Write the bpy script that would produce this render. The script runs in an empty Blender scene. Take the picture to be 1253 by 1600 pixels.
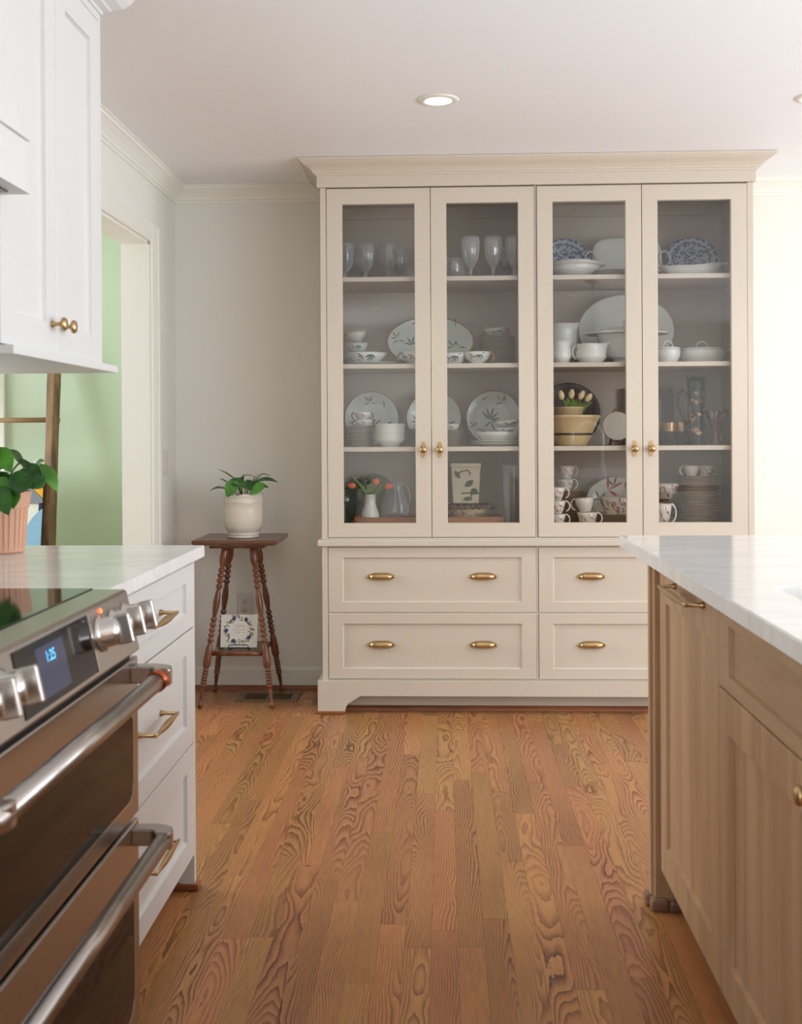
import bpy, math, random
from mathutils import Matrix, Vector, Euler
PI = math.pi
S = bpy.context.scene
C = S.collection
random.seed(11)

# ------------------------------------------------------------ camera
FPX, YAW, PIT, ROL, SY, EYE = 1751.65, .0393, .0024, -.0056, -117.31, 1.2136
cam = bpy.data.cameras.new('camera'); co = bpy.data.objects.new('camera', cam); C.objects.link(co)
cam.sensor_fit = 'HORIZONTAL'; cam.sensor_width = 36; cam.lens = FPX / 1253 * 36
cam.shift_y = SY / 1253
co.location = (0, 0, EYE)
co.rotation_euler = (Matrix.Rotation(YAW, 4, 'Z') @ Matrix.Rotation(PI / 2 - PIT, 4, 'X') @ Matrix.Rotation(ROL, 4, 'Z')).to_euler()
cam.clip_start = .02
cam.dof.use_dof = True; cam.dof.focus_distance = 4.85; cam.dof.aperture_fstop = 9
S.camera = co

# ------------------------------------------------------------ world, lights, exposure
W = bpy.data.worlds.new('world'); S.world = W; W.use_nodes = True
W.node_tree.nodes['Background'].inputs[0].default_value = (.75, .85, 1, 1)
W.node_tree.nodes['Background'].inputs[1].default_value = 1.2
def area(name, loc, rot, sx, sy, watts, col, spread=180):
    l = bpy.data.lights.new(name, 'AREA'); l.shape = 'RECTANGLE'; l.size = sx; l.size_y = sy
    l.energy = watts; l.color = col; l.spread = math.radians(spread)
    o = bpy.data.objects.new(name, l); C.objects.link(o); o.location = loc; o.rotation_euler = rot
    return o
XR, XW, TH = 3.4, -1.289, .11
DAY = (.88, .94, 1)
area('window_or_fill_light', (XR + .03, 3.9, 1.35), (0, PI / 2, 0), 1.7, 1.7, 54, DAY)
area('window_or_fill_light', (XR + .03, 1.2, 1.35), (0, PI / 2, 0), 1.7, 2.2, 95, DAY)
area('window_or_fill_light', (XR + .03, -1.4, 1.35), (0, PI / 2, 0), 1.7, 1.6, 60, DAY)
area('window_or_fill_light', (XW - TH - .03, -1.5, 1.5), (0, -PI / 2, 0), 1.3, 1.8, 60, DAY)  # fill light added behind the camera, shining through an added window
area('hall_window_or_fill_light', (-2.9, 5.63, 1.45), (-PI / 2, 0, 0), 1.5, 1.1, 30, DAY)
area('hall_window_or_fill_light', (-3.93, 4.2, 1.45), (0, -PI / 2, 0), 1.4, 1.4, 80, DAY)  # added fill lamp for the hall; this wall has no window
S.view_settings.view_transform = 'Standard'; S.view_settings.look = 'None'
S.view_settings.gamma = 1; S.view_settings.use_curve_mapping = False
S.view_settings.exposure = -0.08

# ------------------------------------------------------------ helpers
def lin(c):
    return tuple((x / 255 / 12.92 if x / 255 <= .04045 else ((x / 255 + .055) / 1.055) ** 2.4) for x in c)
def rayd(x, y):
    c, s = math.cos(ROL), math.sin(ROL)
    a0, b0 = x - 626.5, y - 800 - SY
    a, b = a0 * c + b0 * s, -a0 * s + b0 * c
    r, h2 = a / FPX, -b / FPX
    w = math.cos(PIT) + h2 * math.sin(PIT); h = -math.sin(PIT) + h2 * math.cos(PIT)
    cy, sn = math.cos(YAW), math.sin(YAW)
    return r * cy - w * sn, r * sn + w * cy, h
def at(x, y, Y):
    d = rayd(x, y); t = Y / d[1]
    return Vector((d[0] * t, Y, EYE + d[2] * t))

class MB:
    def __init__(s): s.v = []; s.f = []; s.m = []; s.s = []
    def add(s, vs, fs, mi=0, sm=False, M=None):
        o = len(s.v)
        s.v += [tuple(M @ Vector(p)) if M else tuple(p) for p in vs]
        s.f += [tuple(i + o for i in f) for f in fs]; s.m += [mi] * len(fs); s.s += [sm] * len(fs)
        return s
    def box(s, x0, x1, y0, y1, z0, z1, mi=0, M=None):
        v = [(x, y, z) for z in (z0, z1) for y in (y0, y1) for x in (x0, x1)]
        return s.add(v, [(0, 2, 3, 1), (4, 5, 7, 6), (0, 1, 5, 4), (2, 6, 7, 3), (0, 4, 6, 2), (1, 3, 7, 5)], mi, False, M)
    def rings(s, rs, mi=0, sm=False, M=None, cap0=True, cap1=True, close=False):
        n = len(rs[0]); v = [p for r in rs for p in r]; f = []
        k = len(rs)
        for i in range(k if close else k - 1):
            j = (i + 1) % k
            for q in range(n):
                q2 = (q + 1) % n
                f.append((i * n + q, i * n + q2, j * n + q2, j * n + q))
        if not close:
            if cap0: f.append(tuple(reversed(range(n))))
            if cap1: f.append(tuple(range((k - 1) * n, k * n)))
        return s.add(v, f, mi, sm, M)
    def lathe(s, prof, n=32, mi=0, M=None, sx=1, sy=1, flute=0, fa=0, fz=None, fp=None, cap=True):
        rs = []
        for r, z in prof:
            ring = []
            for q in range(n):
                a = 2 * PI * q / n; rr = r
                if flute and (fz is None or fz[0] <= z <= fz[1]): rr = r * (1 + fa * math.cos(flute * a))
                zz = z + (fp(a) if fp and z >= fz[1] else 0) if fz else z
                ring.append((max(rr, 1e-4) * math.cos(a) * sx, max(rr, 1e-4) * math.sin(a) * sy, zz))
            rs.append(ring)
        return s.rings(rs, mi, True, M, cap and prof[0][0] < .5, cap and prof[-1][0] < .5)
    def tube(s, pts, r, n=8, mi=0, M=None, fl=1.0, up=None):
        pts = [Vector(p) for p in pts]; k = len(pts)
        rr = r if isinstance(r, (list, tuple)) else [r] * k
        rs = []; nrm = None
        for i in range(k):
            t = (pts[min(i + 1, k - 1)] - pts[max(i - 1, 0)])
            t = t.normalized() if t.length > 1e-9 else Vector((0, 0, 1))
            if nrm is None:
                a = Vector(up) if up else (Vector((0, 0, 1)) if abs(t.z) < .9 else Vector((1, 0, 0)))
                nrm = (a - t * a.dot(t)).normalized()
            else:
                nrm = nrm - t * nrm.dot(t)
                nrm = nrm.normalized() if nrm.length > 1e-6 else Vector((1, 0, 0))
            b = t.cross(nrm)
            rs.append([tuple(pts[i] + nrm * (rr[i] * math.cos(2 * PI * q / n)) + b * (rr[i] * fl * math.sin(2 * PI * q / n))) for q in range(n)])
        return s.rings(rs, mi, True, M)
    def prism(s, poly, m3, d0, d1, mi=0, M=None, sm=False):
        # poly: 2D points; m3(u, v, d) -> xyz
        a = [m3(u, v, d0) for u, v in poly]; b = [m3(u, v, d1) for u, v in poly]
        return s.rings([a, b], mi, sm, M)
    def mould(s, path, prof, mi=0):
        # path: 2D corner points, room on the left hand side of travel is "out"; prof: (out, z)
        P = [Vector(p) for p in path]; rs = []
        for i, p in enumerate(P):
            d = []
            if i > 0: d.append((P[i] - P[i - 1]).normalized())
            if i < len(P) - 1: d.append((P[i + 1] - P[i]).normalized())
            ns = [Vector((-q.y, q.x)) for q in d]
            if len(ns) == 2:
                b = (ns[0] + ns[1]).normalized(); b = b / max(.2, b.dot(ns[0]))
            else: b = ns[0]
            rs.append([(p.x + b.x * o, p.y + b.y * o, z) for o, z in prof])
        return s.rings(rs, mi)
    def shaker(s, m3, u0, u1, v0, v1, t=.02, w=.06, rec=.009, bv=.004, wv=None, d0=0.0, mi=0):
        wv = wv or w
        def R(a, b, c, e, d): return [m3(a, c, d), m3(b, c, d), m3(b, e, d), m3(a, e, d)]
        c = .0012
        rs = [R(u0, u1, v0, v1, d0), R(u0, u1, v0, v1, d0 + t - c), R(u0 + c, u1 - c, v0 + c, v1 - c, d0 + t),
              R(u0 + w, u1 - w, v0 + wv, v1 - wv, d0 + t), R(u0 + w + bv * .3, u1 - w - bv * .3, v0 + wv + bv * .3, v1 - wv - bv * .3, d0 + t - bv),
              R(u0 + w + bv, u1 - w - bv, v0 + wv + bv, v1 - wv - bv, d0 + t - rec)]
        return s.rings(rs, mi)
    def frame(s, m3, u0, u1, v0, v1, t, w, wv, bv=.003, d0=0.0, mi=0):
        def R(i, d, e=0): return [m3(u0 + i * w + e, v0 + i * wv + e, d), m3(u1 - i * w - e, v0 + i * wv + e, d), m3(u1 - i * w - e, v1 - i * wv - e, d), m3(u0 + i * w + e, v1 - i * wv - e, d)]
        c = .0012
        return s.rings([R(0, d0), R(0, d0 + t - c), R(0, d0 + t, c), R(1, d0 + t), R(1, d0 + t - bv * 1.5, bv), R(1, d0, bv)], mi, close=True)
    def mesh(s, name, off=None):
        me = bpy.data.meshes.new(name)
        v = s.v if off is None else [(a - off[0], b - off[1], c - off[2]) for a, b, c in s.v]
        me.from_pydata(v, [], s.f)
        me.polygons.foreach_set('material_index', s.m); me.polygons.foreach_set('use_smooth', s.s)
        me.update()
        import bmesh
        bm = bmesh.new(); bm.from_mesh(me); bmesh.ops.recalc_face_normals(bm, faces=bm.faces); bm.to_mesh(me); bm.free()
        return me

def obj(name, mb, mat, parent=None, world=True, loc=None, bev=0, seg=2):
    """one mesh object. world=True: coordinates are world coordinates, shifted to the parent's origin"""
    off = None
    if parent is not None and world: off = worldloc(parent)
    if loc is not None and world: off = Vector(loc)
    me = mb.mesh(name, off)
    for m in (mat if isinstance(mat, (list, tuple)) else [mat]): me.materials.append(m)
    o = bpy.data.objects.new(name, me); C.objects.link(o)
    if parent is not None: o.parent = parent
    if loc is not None and parent is None: o.location = loc
    if bev:
        b = o.modifiers.new('bevel', 'BEVEL'); b.width = bev; b.segments = seg; b.limit_method = 'ANGLE'; b.angle_limit = .6
    return o
def worldloc(o):
    p = Vector((0, 0, 0))
    while o is not None: p += o.location; o = o.parent
    return p
def tag(o, label=None, cat=None, group=None, kind=None):
    if label: o['label'] = label
    if cat: o['category'] = cat
    if group: o['group'] = group
    if kind: o['kind'] = kind
    return o
def thing(name, loc, label, cat, group=None, rot=(0, 0, 0)):
    o = bpy.data.objects.new(name, None); C.objects.link(o); o.location = loc; o.rotation_euler = rot
    o.empty_display_size = .05
    return tag(o, label, cat, group)
def struct(name, mb, mat, **k):
    return tag(obj(name, mb, mat, **k), kind='structure')
def dup(root, loc, rot=None, label=None, group=None, scale=None):
    r = root.copy(); C.objects.link(r); r.location = loc
    if rot is not None: r.rotation_euler = rot
    if scale: r.scale = scale
    if label: r['label'] = label
    if group: r['group'] = group
    for ch in list(root.children):
        c = ch.copy(); C.objects.link(c); c.parent = r
        for g in list(ch.children):
            d = g.copy(); C.objects.link(d); d.parent = c
    return r
mY = lambda y: (lambda u, v, d: (u, y - d, v))      # front facing -Y (towards the camera)
mXp = lambda x: (lambda u, v, d: (x + d, u, v))     # front facing +X
mXn = lambda x: (lambda u, v, d: (x - d, u, v))     # front facing -X

# ------------------------------------------------------------ materials
def nodes(name):
    m = bpy.data.materials.new(name); m.use_nodes = True
    nt = m.node_tree; b = nt.nodes['Principled BSDF']
    return m, nt, b
def N(nt, t, **k):
    n = nt.nodes.new(t)
    for a, v in k.items():
        if a.startswith('i_'):
            key = a[2:]
            n.inputs[int(key) if key.isdigit() else key.replace('_', ' ')].default_value = v
        else: setattr(n, a, v)
    return n
def mat(name, rgb, rough=.5, metal=0, var=.04, nscale=6, bump=0, bscale=200, coat=0, spec=.5, emit=None, es=0, trans=0, stretch=None):
    m, nt, b = nodes(name); L = nt.links.new
    c = lin(rgb)
    tc = N(nt, 'ShaderNodeTexCoord')
    src = tc.outputs['Object']
    if stretch:
        mp = N(nt, 'ShaderNodeMapping'); mp.inputs['Scale'].default_value = stretch; L(src, mp.inputs[0]); src = mp.outputs[0]
    nz = N(nt, 'ShaderNodeTexNoise', i_Scale=nscale, i_Detail=4.0); L(src, nz.inputs['Vector'])
    rp = N(nt, 'ShaderNodeMapRange'); rp.inputs[3].default_value = 1 - var; rp.inputs[4].default_value = 1 + var
    L(nz.outputs[0], rp.inputs[0])
    mx = N(nt, 'ShaderNodeVectorMath', operation='SCALE'); mx.inputs[0].default_value = c
    L(rp.outputs[0], mx.inputs['Scale']); L(mx.outputs[0], b.inputs['Base Color'])
    b.inputs['Roughness'].default_value = rough; b.inputs['Metallic'].default_value = metal
    b.inputs['Specular IOR Level'].default_value = spec; b.inputs['Coat Weight'].default_value = coat
    if trans: b.inputs['Subsurface Weight'].default_value = trans; b.inputs['Subsurface Radius'].default_value = (.01, .01, .01)
    if bump:
        bn = N(nt, 'ShaderNodeTexNoise', i_Scale=bscale, i_Detail=2.0); L(src, bn.inputs['Vector'])
        bp = N(nt, 'ShaderNodeBump', i_Strength=bump, i_Distance=.001); L(bn.outputs[0], bp.inputs['Height']); L(bp.outputs[0], b.inputs['Normal'])
    if emit:
        b.inputs['Emission Color'].default_value = (*lin(emit), 1); b.inputs['Emission Strength'].default_value = es
    return m
def glass(name, tint=(1, 1, 1), gloss=1.0, rough=.02, glint_white=0, ior=1.5):
    m = bpy.data.materials.new(name); m.use_nodes = True; nt = m.node_tree; L = nt.links.new
    nt.nodes.remove(nt.nodes['Principled BSDF']); out = nt.nodes['Material Output']
    tr = N(nt, 'ShaderNodeBsdfTransparent'); tr.inputs[0].default_value = (*tint, 1)
    gl = N(nt, 'ShaderNodeBsdfGlossy'); gl.inputs['Roughness'].default_value = rough
    fc_ = N(nt, 'ShaderNodeLayerWeight', i_Blend=.5)
    pw_ = N(nt, 'ShaderNodeMath', operation='POWER'); pw_.inputs[1].default_value = 5.0; L(fc_.outputs['Facing'], pw_.inputs[0])
    mu = N(nt, 'ShaderNodeMath', operation='MULTIPLY_ADD', use_clamp=True); mu.inputs[1].default_value = .55 * gloss; mu.inputs[2].default_value = .042 * gloss; L(pw_.outputs[0], mu.inputs[0])
    base = tr.outputs[0]
    nz = N(nt, 'ShaderNodeTexNoise', i_Scale=3.0); 
    if glint_white:
        di = N(nt, 'ShaderNodeBsdfDiffuse'); di.inputs[0].default_value = (.93, .95, .95, 1)
        lw = N(nt, 'ShaderNodeLayerWeight', i_Blend=.35)
        mm = N(nt, 'ShaderNodeMath', operation='MULTIPLY_ADD'); mm.inputs[1].default_value = glint_white; mm.inputs[2].default_value = glint_white * .16; L(lw.outputs['Facing'], mm.inputs[0])  # white diffuse, strongest at edges, paints highlights into the clear glass
        m1 = N(nt, 'ShaderNodeMixShader'); L(mm.outputs[0], m1.inputs[0]); L(base, m1.inputs[1]); L(di.outputs[0], m1.inputs[2]); base = m1.outputs[0]
    mx = N(nt, 'ShaderNodeMixShader'); L(mu.outputs[0], mx.inputs[0]); L(base, mx.inputs[1]); L(gl.outputs[0], mx.inputs[2])
    L(mx.outputs[0], out.inputs[0])
    return m
def wood(name, c1, c2, axis='Z', rough=.5, scale=1.0, coat=0):
    m, nt, b = nodes(name); L = nt.links.new
    tc = N(nt, 'ShaderNodeTexCoord'); mp = N(nt, 'ShaderNodeMapping'); L(tc.outputs['Object'], mp.inputs[0])
    sc = {'X': (.6, 9, 9), 'Y': (9, .6, 9), 'Z': (9, 9, .6)}[axis]
    mp.inputs['Scale'].default_value = tuple(q * scale for q in sc)
    n1 = N(nt, 'ShaderNodeTexNoise', i_Scale=1.6, i_Detail=3.0, i_Distortion=.6); L(mp.outputs[0], n1.inputs['Vector'])
    n2 = N(nt, 'ShaderNodeTexNoise', i_Scale=14.0, i_Detail=4.0); L(mp.outputs[0], n2.inputs['Vector'])
    mm = N(nt, 'ShaderNodeMath', operation='MULTIPLY_ADD'); mm.inputs[1].default_value = .35; L(n2.outputs[0], mm.inputs[0]); L(n1.outputs[0], mm.inputs[2])
    cr = N(nt, 'ShaderNodeValToRGB'); L(mm.outputs[0], cr.inputs[0])
    cr.color_ramp.elements[0].position = .48; cr.color_ramp.elements[0].color = (*lin(c1), 1)
    cr.color_ramp.elements[1].position = .85; cr.color_ramp.elements[1].color = (*lin(c2), 1)
    L(cr.outputs[0], b.inputs['Base Color']); b.inputs['Roughness'].default_value = rough; b.inputs['Coat Weight'].default_value = coat
    bp = N(nt, 'ShaderNodeBump', i_Strength=.15, i_Distance=.0006); L(n2.outputs[0], bp.inputs['Height']); L(bp.outputs[0], b.inputs['Normal'])
    return m

WALL = mat('wall_paint', (231, 229, 221), .7, var=.01, bump=.06, bscale=350)
TRIM = mat('trim_paint', (236, 234, 224), .4, var=.01)
CEIL = mat('ceiling_paint', (243, 245, 247), .8, var=.01, bump=.05, bscale=250)
GREEN = mat('sage_paint', (190, 203, 177), .7, var=.02, bump=.05, bscale=350)
HUTCH = mat('hutch_paint', (206, 195, 179), .42, var=.012)
INNER = mat('hutch_paint_shaded', (194, 182, 167), .55, var=.012)  # same paint as the hutch, darkened to put interior shade into the colour
WHITE = mat('cabinet_paint', (213, 212, 209), .38, var=.01)
DARK = mat('gap_shadow_paint', (90, 82, 74), .8)
BRASS = mat('aged_brass', (186, 158, 116), .34, 1, var=.08, nscale=30)
STEEL = mat('brushed_steel', (172, 165, 160), .27, 1, var=.05, nscale=4, stretch=(60, 1.5, 60))
STEELD = mat('dark_steel', (120, 112, 106), .35, 1, var=.05)
KNOB = mat('polished_steel', (208, 204, 200), .2, 1, var=.03)
COPPER = mat('copper_ring', (184, 92, 58), .25, 1)
BLKGL = mat('black_glass', (16, 15, 16), .06, 0, spec=.35)
OVENGL = mat('oven_window_glass', (24, 17, 14), .05, 0, spec=.16)
CHINA = mat('white_china', (214, 214, 206), .18, var=.01, coat=.3)
CREAMCH = mat('cream_china', (222, 214, 200), .2, var=.02, coat=.3)
GREYCH = mat('pale_blue_white_china', (206, 212, 206), .2, var=.01, coat=.3)
GOLD = mat('gold_rim', (156, 112, 66), .35, .5)
LEAFG = mat('printed_green', (38, 92, 78), .3)
LEAFR = mat('printed_russet', (120, 72, 62), .3)
ROSE = mat('printed_rose', (190, 100, 92), .3)
OLIVE = mat('printed_olive', (88, 92, 78), .3)
OAK = wood('natural_oak', (162, 126, 92), (186, 150, 115), 'Z', .5)
OAKY = wood('natural_oak_level', (160, 126, 93), (184, 150, 115), 'Y', .5)
SHOEW = wood('stained_shoe_moulding', (110, 62, 36), (160, 98, 60), 'X', .35)
STAND = wood('dark_red_wood', (78, 40, 22), (132, 76, 44), 'Z', .28, 1.5, .3)
STANDTOP = wood('dark_red_wood_top', (74, 46, 34), (112, 74, 54), 'X', .3, 1.2, .3)
LADW = wood('weathered_ladder_wood', (82, 58, 36), (134, 102, 66), 'Z', .6, 1.5)
TRAYW = wood('tray_wood', (120, 70, 36), (160, 100, 56), 'X', .4, 2)
TERRA = mat('terracotta', (206, 158, 130), .75, var=.1, nscale=14, bump=.3, bscale=120)
POTW = mat('cream_glaze', (222, 214, 200), .25, var=.02, coat=.2)
SOIL = mat('soil', (52, 40, 30), .9, var=.3, nscale=60, bump=1, bscale=90)
BLACK = mat('black_iron', (24, 23, 23), .45)
PLASTIC = mat('outlet_plastic', (216, 210, 198), .35, var=.01)
SLOT = mat('outlet_slot', (46, 42, 38), .6)
VENTM = mat('bronze_register', (136, 112, 84), .42, .5)
VENTD = mat('register_dark', (28, 20, 15), .7)
SINKM = mat('white_fireclay', (236, 236, 234), .15, var=.01, coat=.3)
YELW = mat('yellow_stoneware', (200, 176, 132), .28, var=.04, coat=.2)
BANDB = mat('brown_band', (54, 38, 34), .3)
BLKPL = mat('black_plate', (26, 22, 24), .22, coat=.3)
CARNIV = mat('dark_iridescent_glass', (14, 30, 27), .18, .0, var=.5, nscale=25, spec=.35)
CARNIA = mat('amber_iridescent_glass', (150, 112, 70), .2, .5, var=.5, nscale=40, coat=.6)
CARNIP = mat('violet_iridescent_glass', (120, 92, 104), .2, .4, var=.5, nscale=40, coat=.6)
FRAMEM = mat('grey_frame', (92, 86, 82), .4)
ORANGE = mat('coral_petal', (236, 118, 84), .5, var=.12, nscale=40)
CREAMP = mat('cream_petal', (232, 208, 160), .5, var=.1, nscale=40)
STEM = mat('stem_green', (96, 128, 48), .5, var=.1)
GLASSP = glass('door_glass', (.965, .97, .97), 1.1, .015)
GLASSW = glass('clear_glassware', (1, 1, 1), 1.8, .06, .42)
GLASSG = glass('green_glassware', (.55, .68, .5), 1.6, .05, .12)
GLASSN = glass('window_glass', (.97, .98, 1), .6, .02)
LED = mat('downlight_diffuser', (255, 250, 240), .5, emit=(255, 246, 232), es=2.6)
def leafmat(name, a, b_):
    m, nt, b = nodes(name); L = nt.links.new
    tc = N(nt, 'ShaderNodeTexCoord'); nz = N(nt, 'ShaderNodeTexNoise', i_Scale=22.0, i_Detail=2.0); L(tc.outputs['Object'], nz.inputs['Vector'])
    cr = N(nt, 'ShaderNodeValToRGB'); cr.color_ramp.elements[0].position = .35; cr.color_ramp.elements[1].position = .7
    cr.color_ramp.elements[0].color = (*lin(a), 1); cr.color_ramp.elements[1].color = (*lin(b_), 1)
    L(nz.outputs[0], cr.inputs[0]); L(cr.outputs[0], b.inputs['Base Color']); b.inputs['Roughness'].default_value = .32
    return m
LEAFM = leafmat('leaf_dark', (20, 58, 20), (48, 98, 30))
LEAFL = leafmat('leaf_light', (50, 102, 26), (84, 144, 38))
def marble():
    m, nt, b = nodes('white_marble'); L = nt.links.new
    tc = N(nt, 'ShaderNodeTexCoord'); mp = N(nt, 'ShaderNodeMapping'); L(tc.outputs['Object'], mp.inputs[0]); mp.inputs['Scale'].default_value = (1, 2.2, 1)
    n1 = N(nt, 'ShaderNodeTexNoise', i_Scale=2.2, i_Detail=8.0, i_Distortion=1.4); L(mp.outputs[0], n1.inputs['Vector'])
    cr = N(nt, 'ShaderNodeValToRGB'); L(n1.outputs[0], cr.inputs[0]); e = cr.color_ramp.elements
    e[0].position = .40; e[0].color = (*lin((231, 230, 228)), 1)
    e[1].position = .56; e[1].color = (*lin((232, 231, 229)), 1)
    q = e.new(.495); q.color = (*lin((224, 222, 219)), 1)
    L(cr.outputs[0], b.inputs['Base Color']); b.inputs['Roughness'].default_value = .12
    return m
MARBLE = marble()
def floor_mat():
    m, nt, b = nodes('oak_plank'); L = nt.links.new
    def M(op, a, c=None, d=None, cl=False):
        n = N(nt, 'ShaderNodeMath', operation=op, use_clamp=cl)
        for i, v in enumerate((a, c, d)):
            if v is None: continue
            if isinstance(v, (int, float)): n.inputs[i].default_value = v
            else: L(v, n.inputs[i])
        return n.outputs[0]
    geo = N(nt, 'ShaderNodeNewGeometry'); sp = N(nt, 'ShaderNodeSeparateXYZ'); L(geo.outputs['Position'], sp.inputs[0])
    A = N(nt, 'ShaderNodeAttribute', attribute_name='plank'); sa = N(nt, 'ShaderNodeSeparateXYZ'); L(A.outputs['Vector'], sa.inputs[0])
    cx, s1, s2 = sa.outputs[0], sa.outputs[1], sa.outputs[2]
    x = M('SUBTRACT', sp.outputs[0], cx); y = sp.outputs[1]
    # low frequency wander along the board
    cv = N(nt, 'ShaderNodeCombineXYZ'); L(M('MULTIPLY', x, 6), cv.inputs[0]); L(M('MULTIPLY', y, 1.5), cv.inputs[1]); L(M('MULTIPLY', s1, 37), cv.inputs[2])
    n1 = N(nt, 'ShaderNodeTexNoise', i_Scale=1.0, i_Detail=2.0); L(cv.outputs[0], n1.inputs['Vector'])
    wob = M('SUBTRACT', n1.outputs[0], .5)
    cv2 = N(nt, 'ShaderNodeCombineXYZ'); L(M('MULTIPLY', x, 30), cv2.inputs[0]); L(M('MULTIPLY', y, 9), cv2.inputs[1]); L(M('MULTIPLY', s2, 51), cv2.inputs[2])
    n2 = N(nt, 'ShaderNodeTexNoise', i_Scale=1.0, i_Detail=2.0); L(cv2.outputs[0], n2.inputs['Vector'])
    wob2 = M('SUBTRACT', n2.outputs[0], .5)
    cv4 = N(nt, 'ShaderNodeCombineXYZ'); L(M('MULTIPLY', x, 160), cv4.inputs[0]); L(M('MULTIPLY', y, 30), cv4.inputs[1]); L(M('MULTIPLY', s2, 23), cv4.inputs[2])
    n4 = N(nt, 'ShaderNodeTexNoise', i_Scale=1.0, i_Detail=1.0); L(cv4.outputs[0], n4.inputs['Vector'])
    wob3 = M('SUBTRACT', n4.outputs[0], .5)
    # flat-sawn log: ring radius from (x offset, slowly changing depth)
    off = M('MULTIPLY', M('SUBTRACT', s2, .5), .16)
    xx = M('ADD', M('ADD', x, off), M('MULTIPLY', wob, .014))
    dep = M('ADD', M('ADD', M('MULTIPLY', M('SUBTRACT', s1, .5), .10), M('MULTIPLY', y, .022)), M('MULTIPLY', wob, .075))
    r = M('SQRT', M('ADD', M('MULTIPLY', xx, xx), M('MULTIPLY', dep, dep)))
    r = M('ADD', r, M('MULTIPLY', wob2, .0022))
    ring = M('FRACT', M('MULTIPLY', M('ADD', r, M('MULTIPLY', wob3, .0016)), 240))
    line = M('POWER', ring, 2.6)                      # sharp late-wood edge
    # pores
    cv3 = N(nt, 'ShaderNodeCombineXYZ'); L(M('MULTIPLY', x, 700), cv3.inputs[0]); L(M('MULTIPLY', y, 16), cv3.inputs[1]); L(M('MULTIPLY', s1, 90), cv3.inputs[2])
    n3 = N(nt, 'ShaderNodeTexNoise', i_Scale=1.0, i_Detail=2.0); L(cv3.outputs[0], n3.inputs['Vector'])
    pore = M('MULTIPLY', M('SUBTRACT', n3.outputs[0], .42, cl=True), 2.2, cl=True)
    # strength of grain varies
    gs = M('ADD', .0, M('MULTIPLY', M('POWER', n1.outputs[0], 1.5), 2.1))
    g = M('ADD', M('MULTIPLY', M('MULTIPLY', line, gs), .75), M('MULTIPLY', pore, .38), cl=True)
    cr = N(nt, 'ShaderNodeValToRGB'); L(g, cr.inputs[0]); e = cr.color_ramp.elements
    e[0].position = 0; e[0].color = (*lin((180, 129, 76)), 1)
    e[1].position = .85; e[1].color = (*lin((80, 46, 26)), 1)
    q = e.new(.35); q.color = (*lin((147, 96, 54)), 1)
    tone = M('ADD', .84, M('MULTIPLY', M('FRACT', M('MULTIPLY', s1, 17.3)), .36))
    hs = N(nt, 'ShaderNodeHueSaturation'); L(cr.outputs[0], hs.inputs['Color']); L(tone, hs.inputs['Value'])
    L(M('ADD', .488, M('MULTIPLY', M('FRACT', M('MULTIPLY', s2, 7.7)), .018)), hs.inputs['Hue']); hs.inputs['Saturation'].default_value = 1.0
    L(hs.outputs[0], b.inputs['Base Color'])
    L(M('ADD', .30, M('MULTIPLY', g, .16)), b.inputs['Roughness'])
    bp = N(nt, 'ShaderNodeBump', i_Strength=.12, i_Distance=.0004, invert=True); L(g, bp.inputs['Height']); L(bp.outputs[0], b.inputs['Normal'])
    return m
FLOORM = floor_mat()

# ------------------------------------------------------------ room shell
YB, ZC, YS = 5.337, 2.403, -2.7
fl = struct('floor', MB().box(-4.1, XR + .1, YS - .1, 5.7, -.06, -.021), mat('subfloor', (70, 44, 28), .8))
PW = .0635
def plank_geo(mb, x0, x1, y0, y1):
    g, c, z0 = .00012, .00045, -.0205
    x0 += g; x1 -= g; y0 += g; y1 -= g
    R = lambda i, z: [(x0 + i, y0 + i, z), (x1 - i, y0 + i, z), (x1 - i, y1 - i, z), (x0 + i, y1 - i, z)]
    mb.rings([R(0, z0), R(0, -c), R(c, 0)], cap0=False)
rest = MB(); rest_attr = []; first = True
k = int((-1.5 - (-4.0)) / PW)
xs = -1.5 - k * PW
prev_ends = set()
while xs < XR + .05:
    y = YS - .2 - random.random() * .9
    while y < 5.66:
        ln = random.uniform(.45, 1.5); y1 = min(y + ln, 5.68)
        x0, x1 = xs, xs + PW
        s1, s2 = random.random(), random.random()
        yy0 = max(y, YS - .08)
        if y1 > YS - .08 and y1 - yy0 > .02 and x0 < XR + .05:
            cy, cx = (yy0 + y1) / 2, (x0 + x1) / 2
            vis = -1.29 < cx < 1.2 and y1 > 2.15 and yy0 < 5.28 and cx > -.62 * y1 / 2.15 * .75 - .2 and (cx < .52 or yy0 > 2.6 or y1 > 2.9)
            mb = MB() if vis else rest
            plank_geo(mb, x0, x1, yy0, y1)
            if vis:
                me = mb.mesh('plank'); me.materials.append(FLOORM)
                a = me.attributes.new('plank', 'FLOAT_VECTOR', 'POINT'); a.data.foreach_set('vector', [cx, s1, s2] * len(mb.v))
                o = bpy.data.objects.new('plank', me); C.objects.link(o); o.parent = fl
            else: rest_attr += [cx, s1, s2] * 12
        y = y1
        if y1 >= 5.68: break
    xs += PW
me = rest.mesh('planks_beyond'); me.materials.append(FLOORM)
a = me.attributes.new('plank', 'FLOAT_VECTOR', 'POINT'); a.data.foreach_set('vector', rest_attr)
o = bpy.data.objects.new('floor_planks', me); C.objects.link(o); o.parent = fl; tag(o, kind='stuff')

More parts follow.
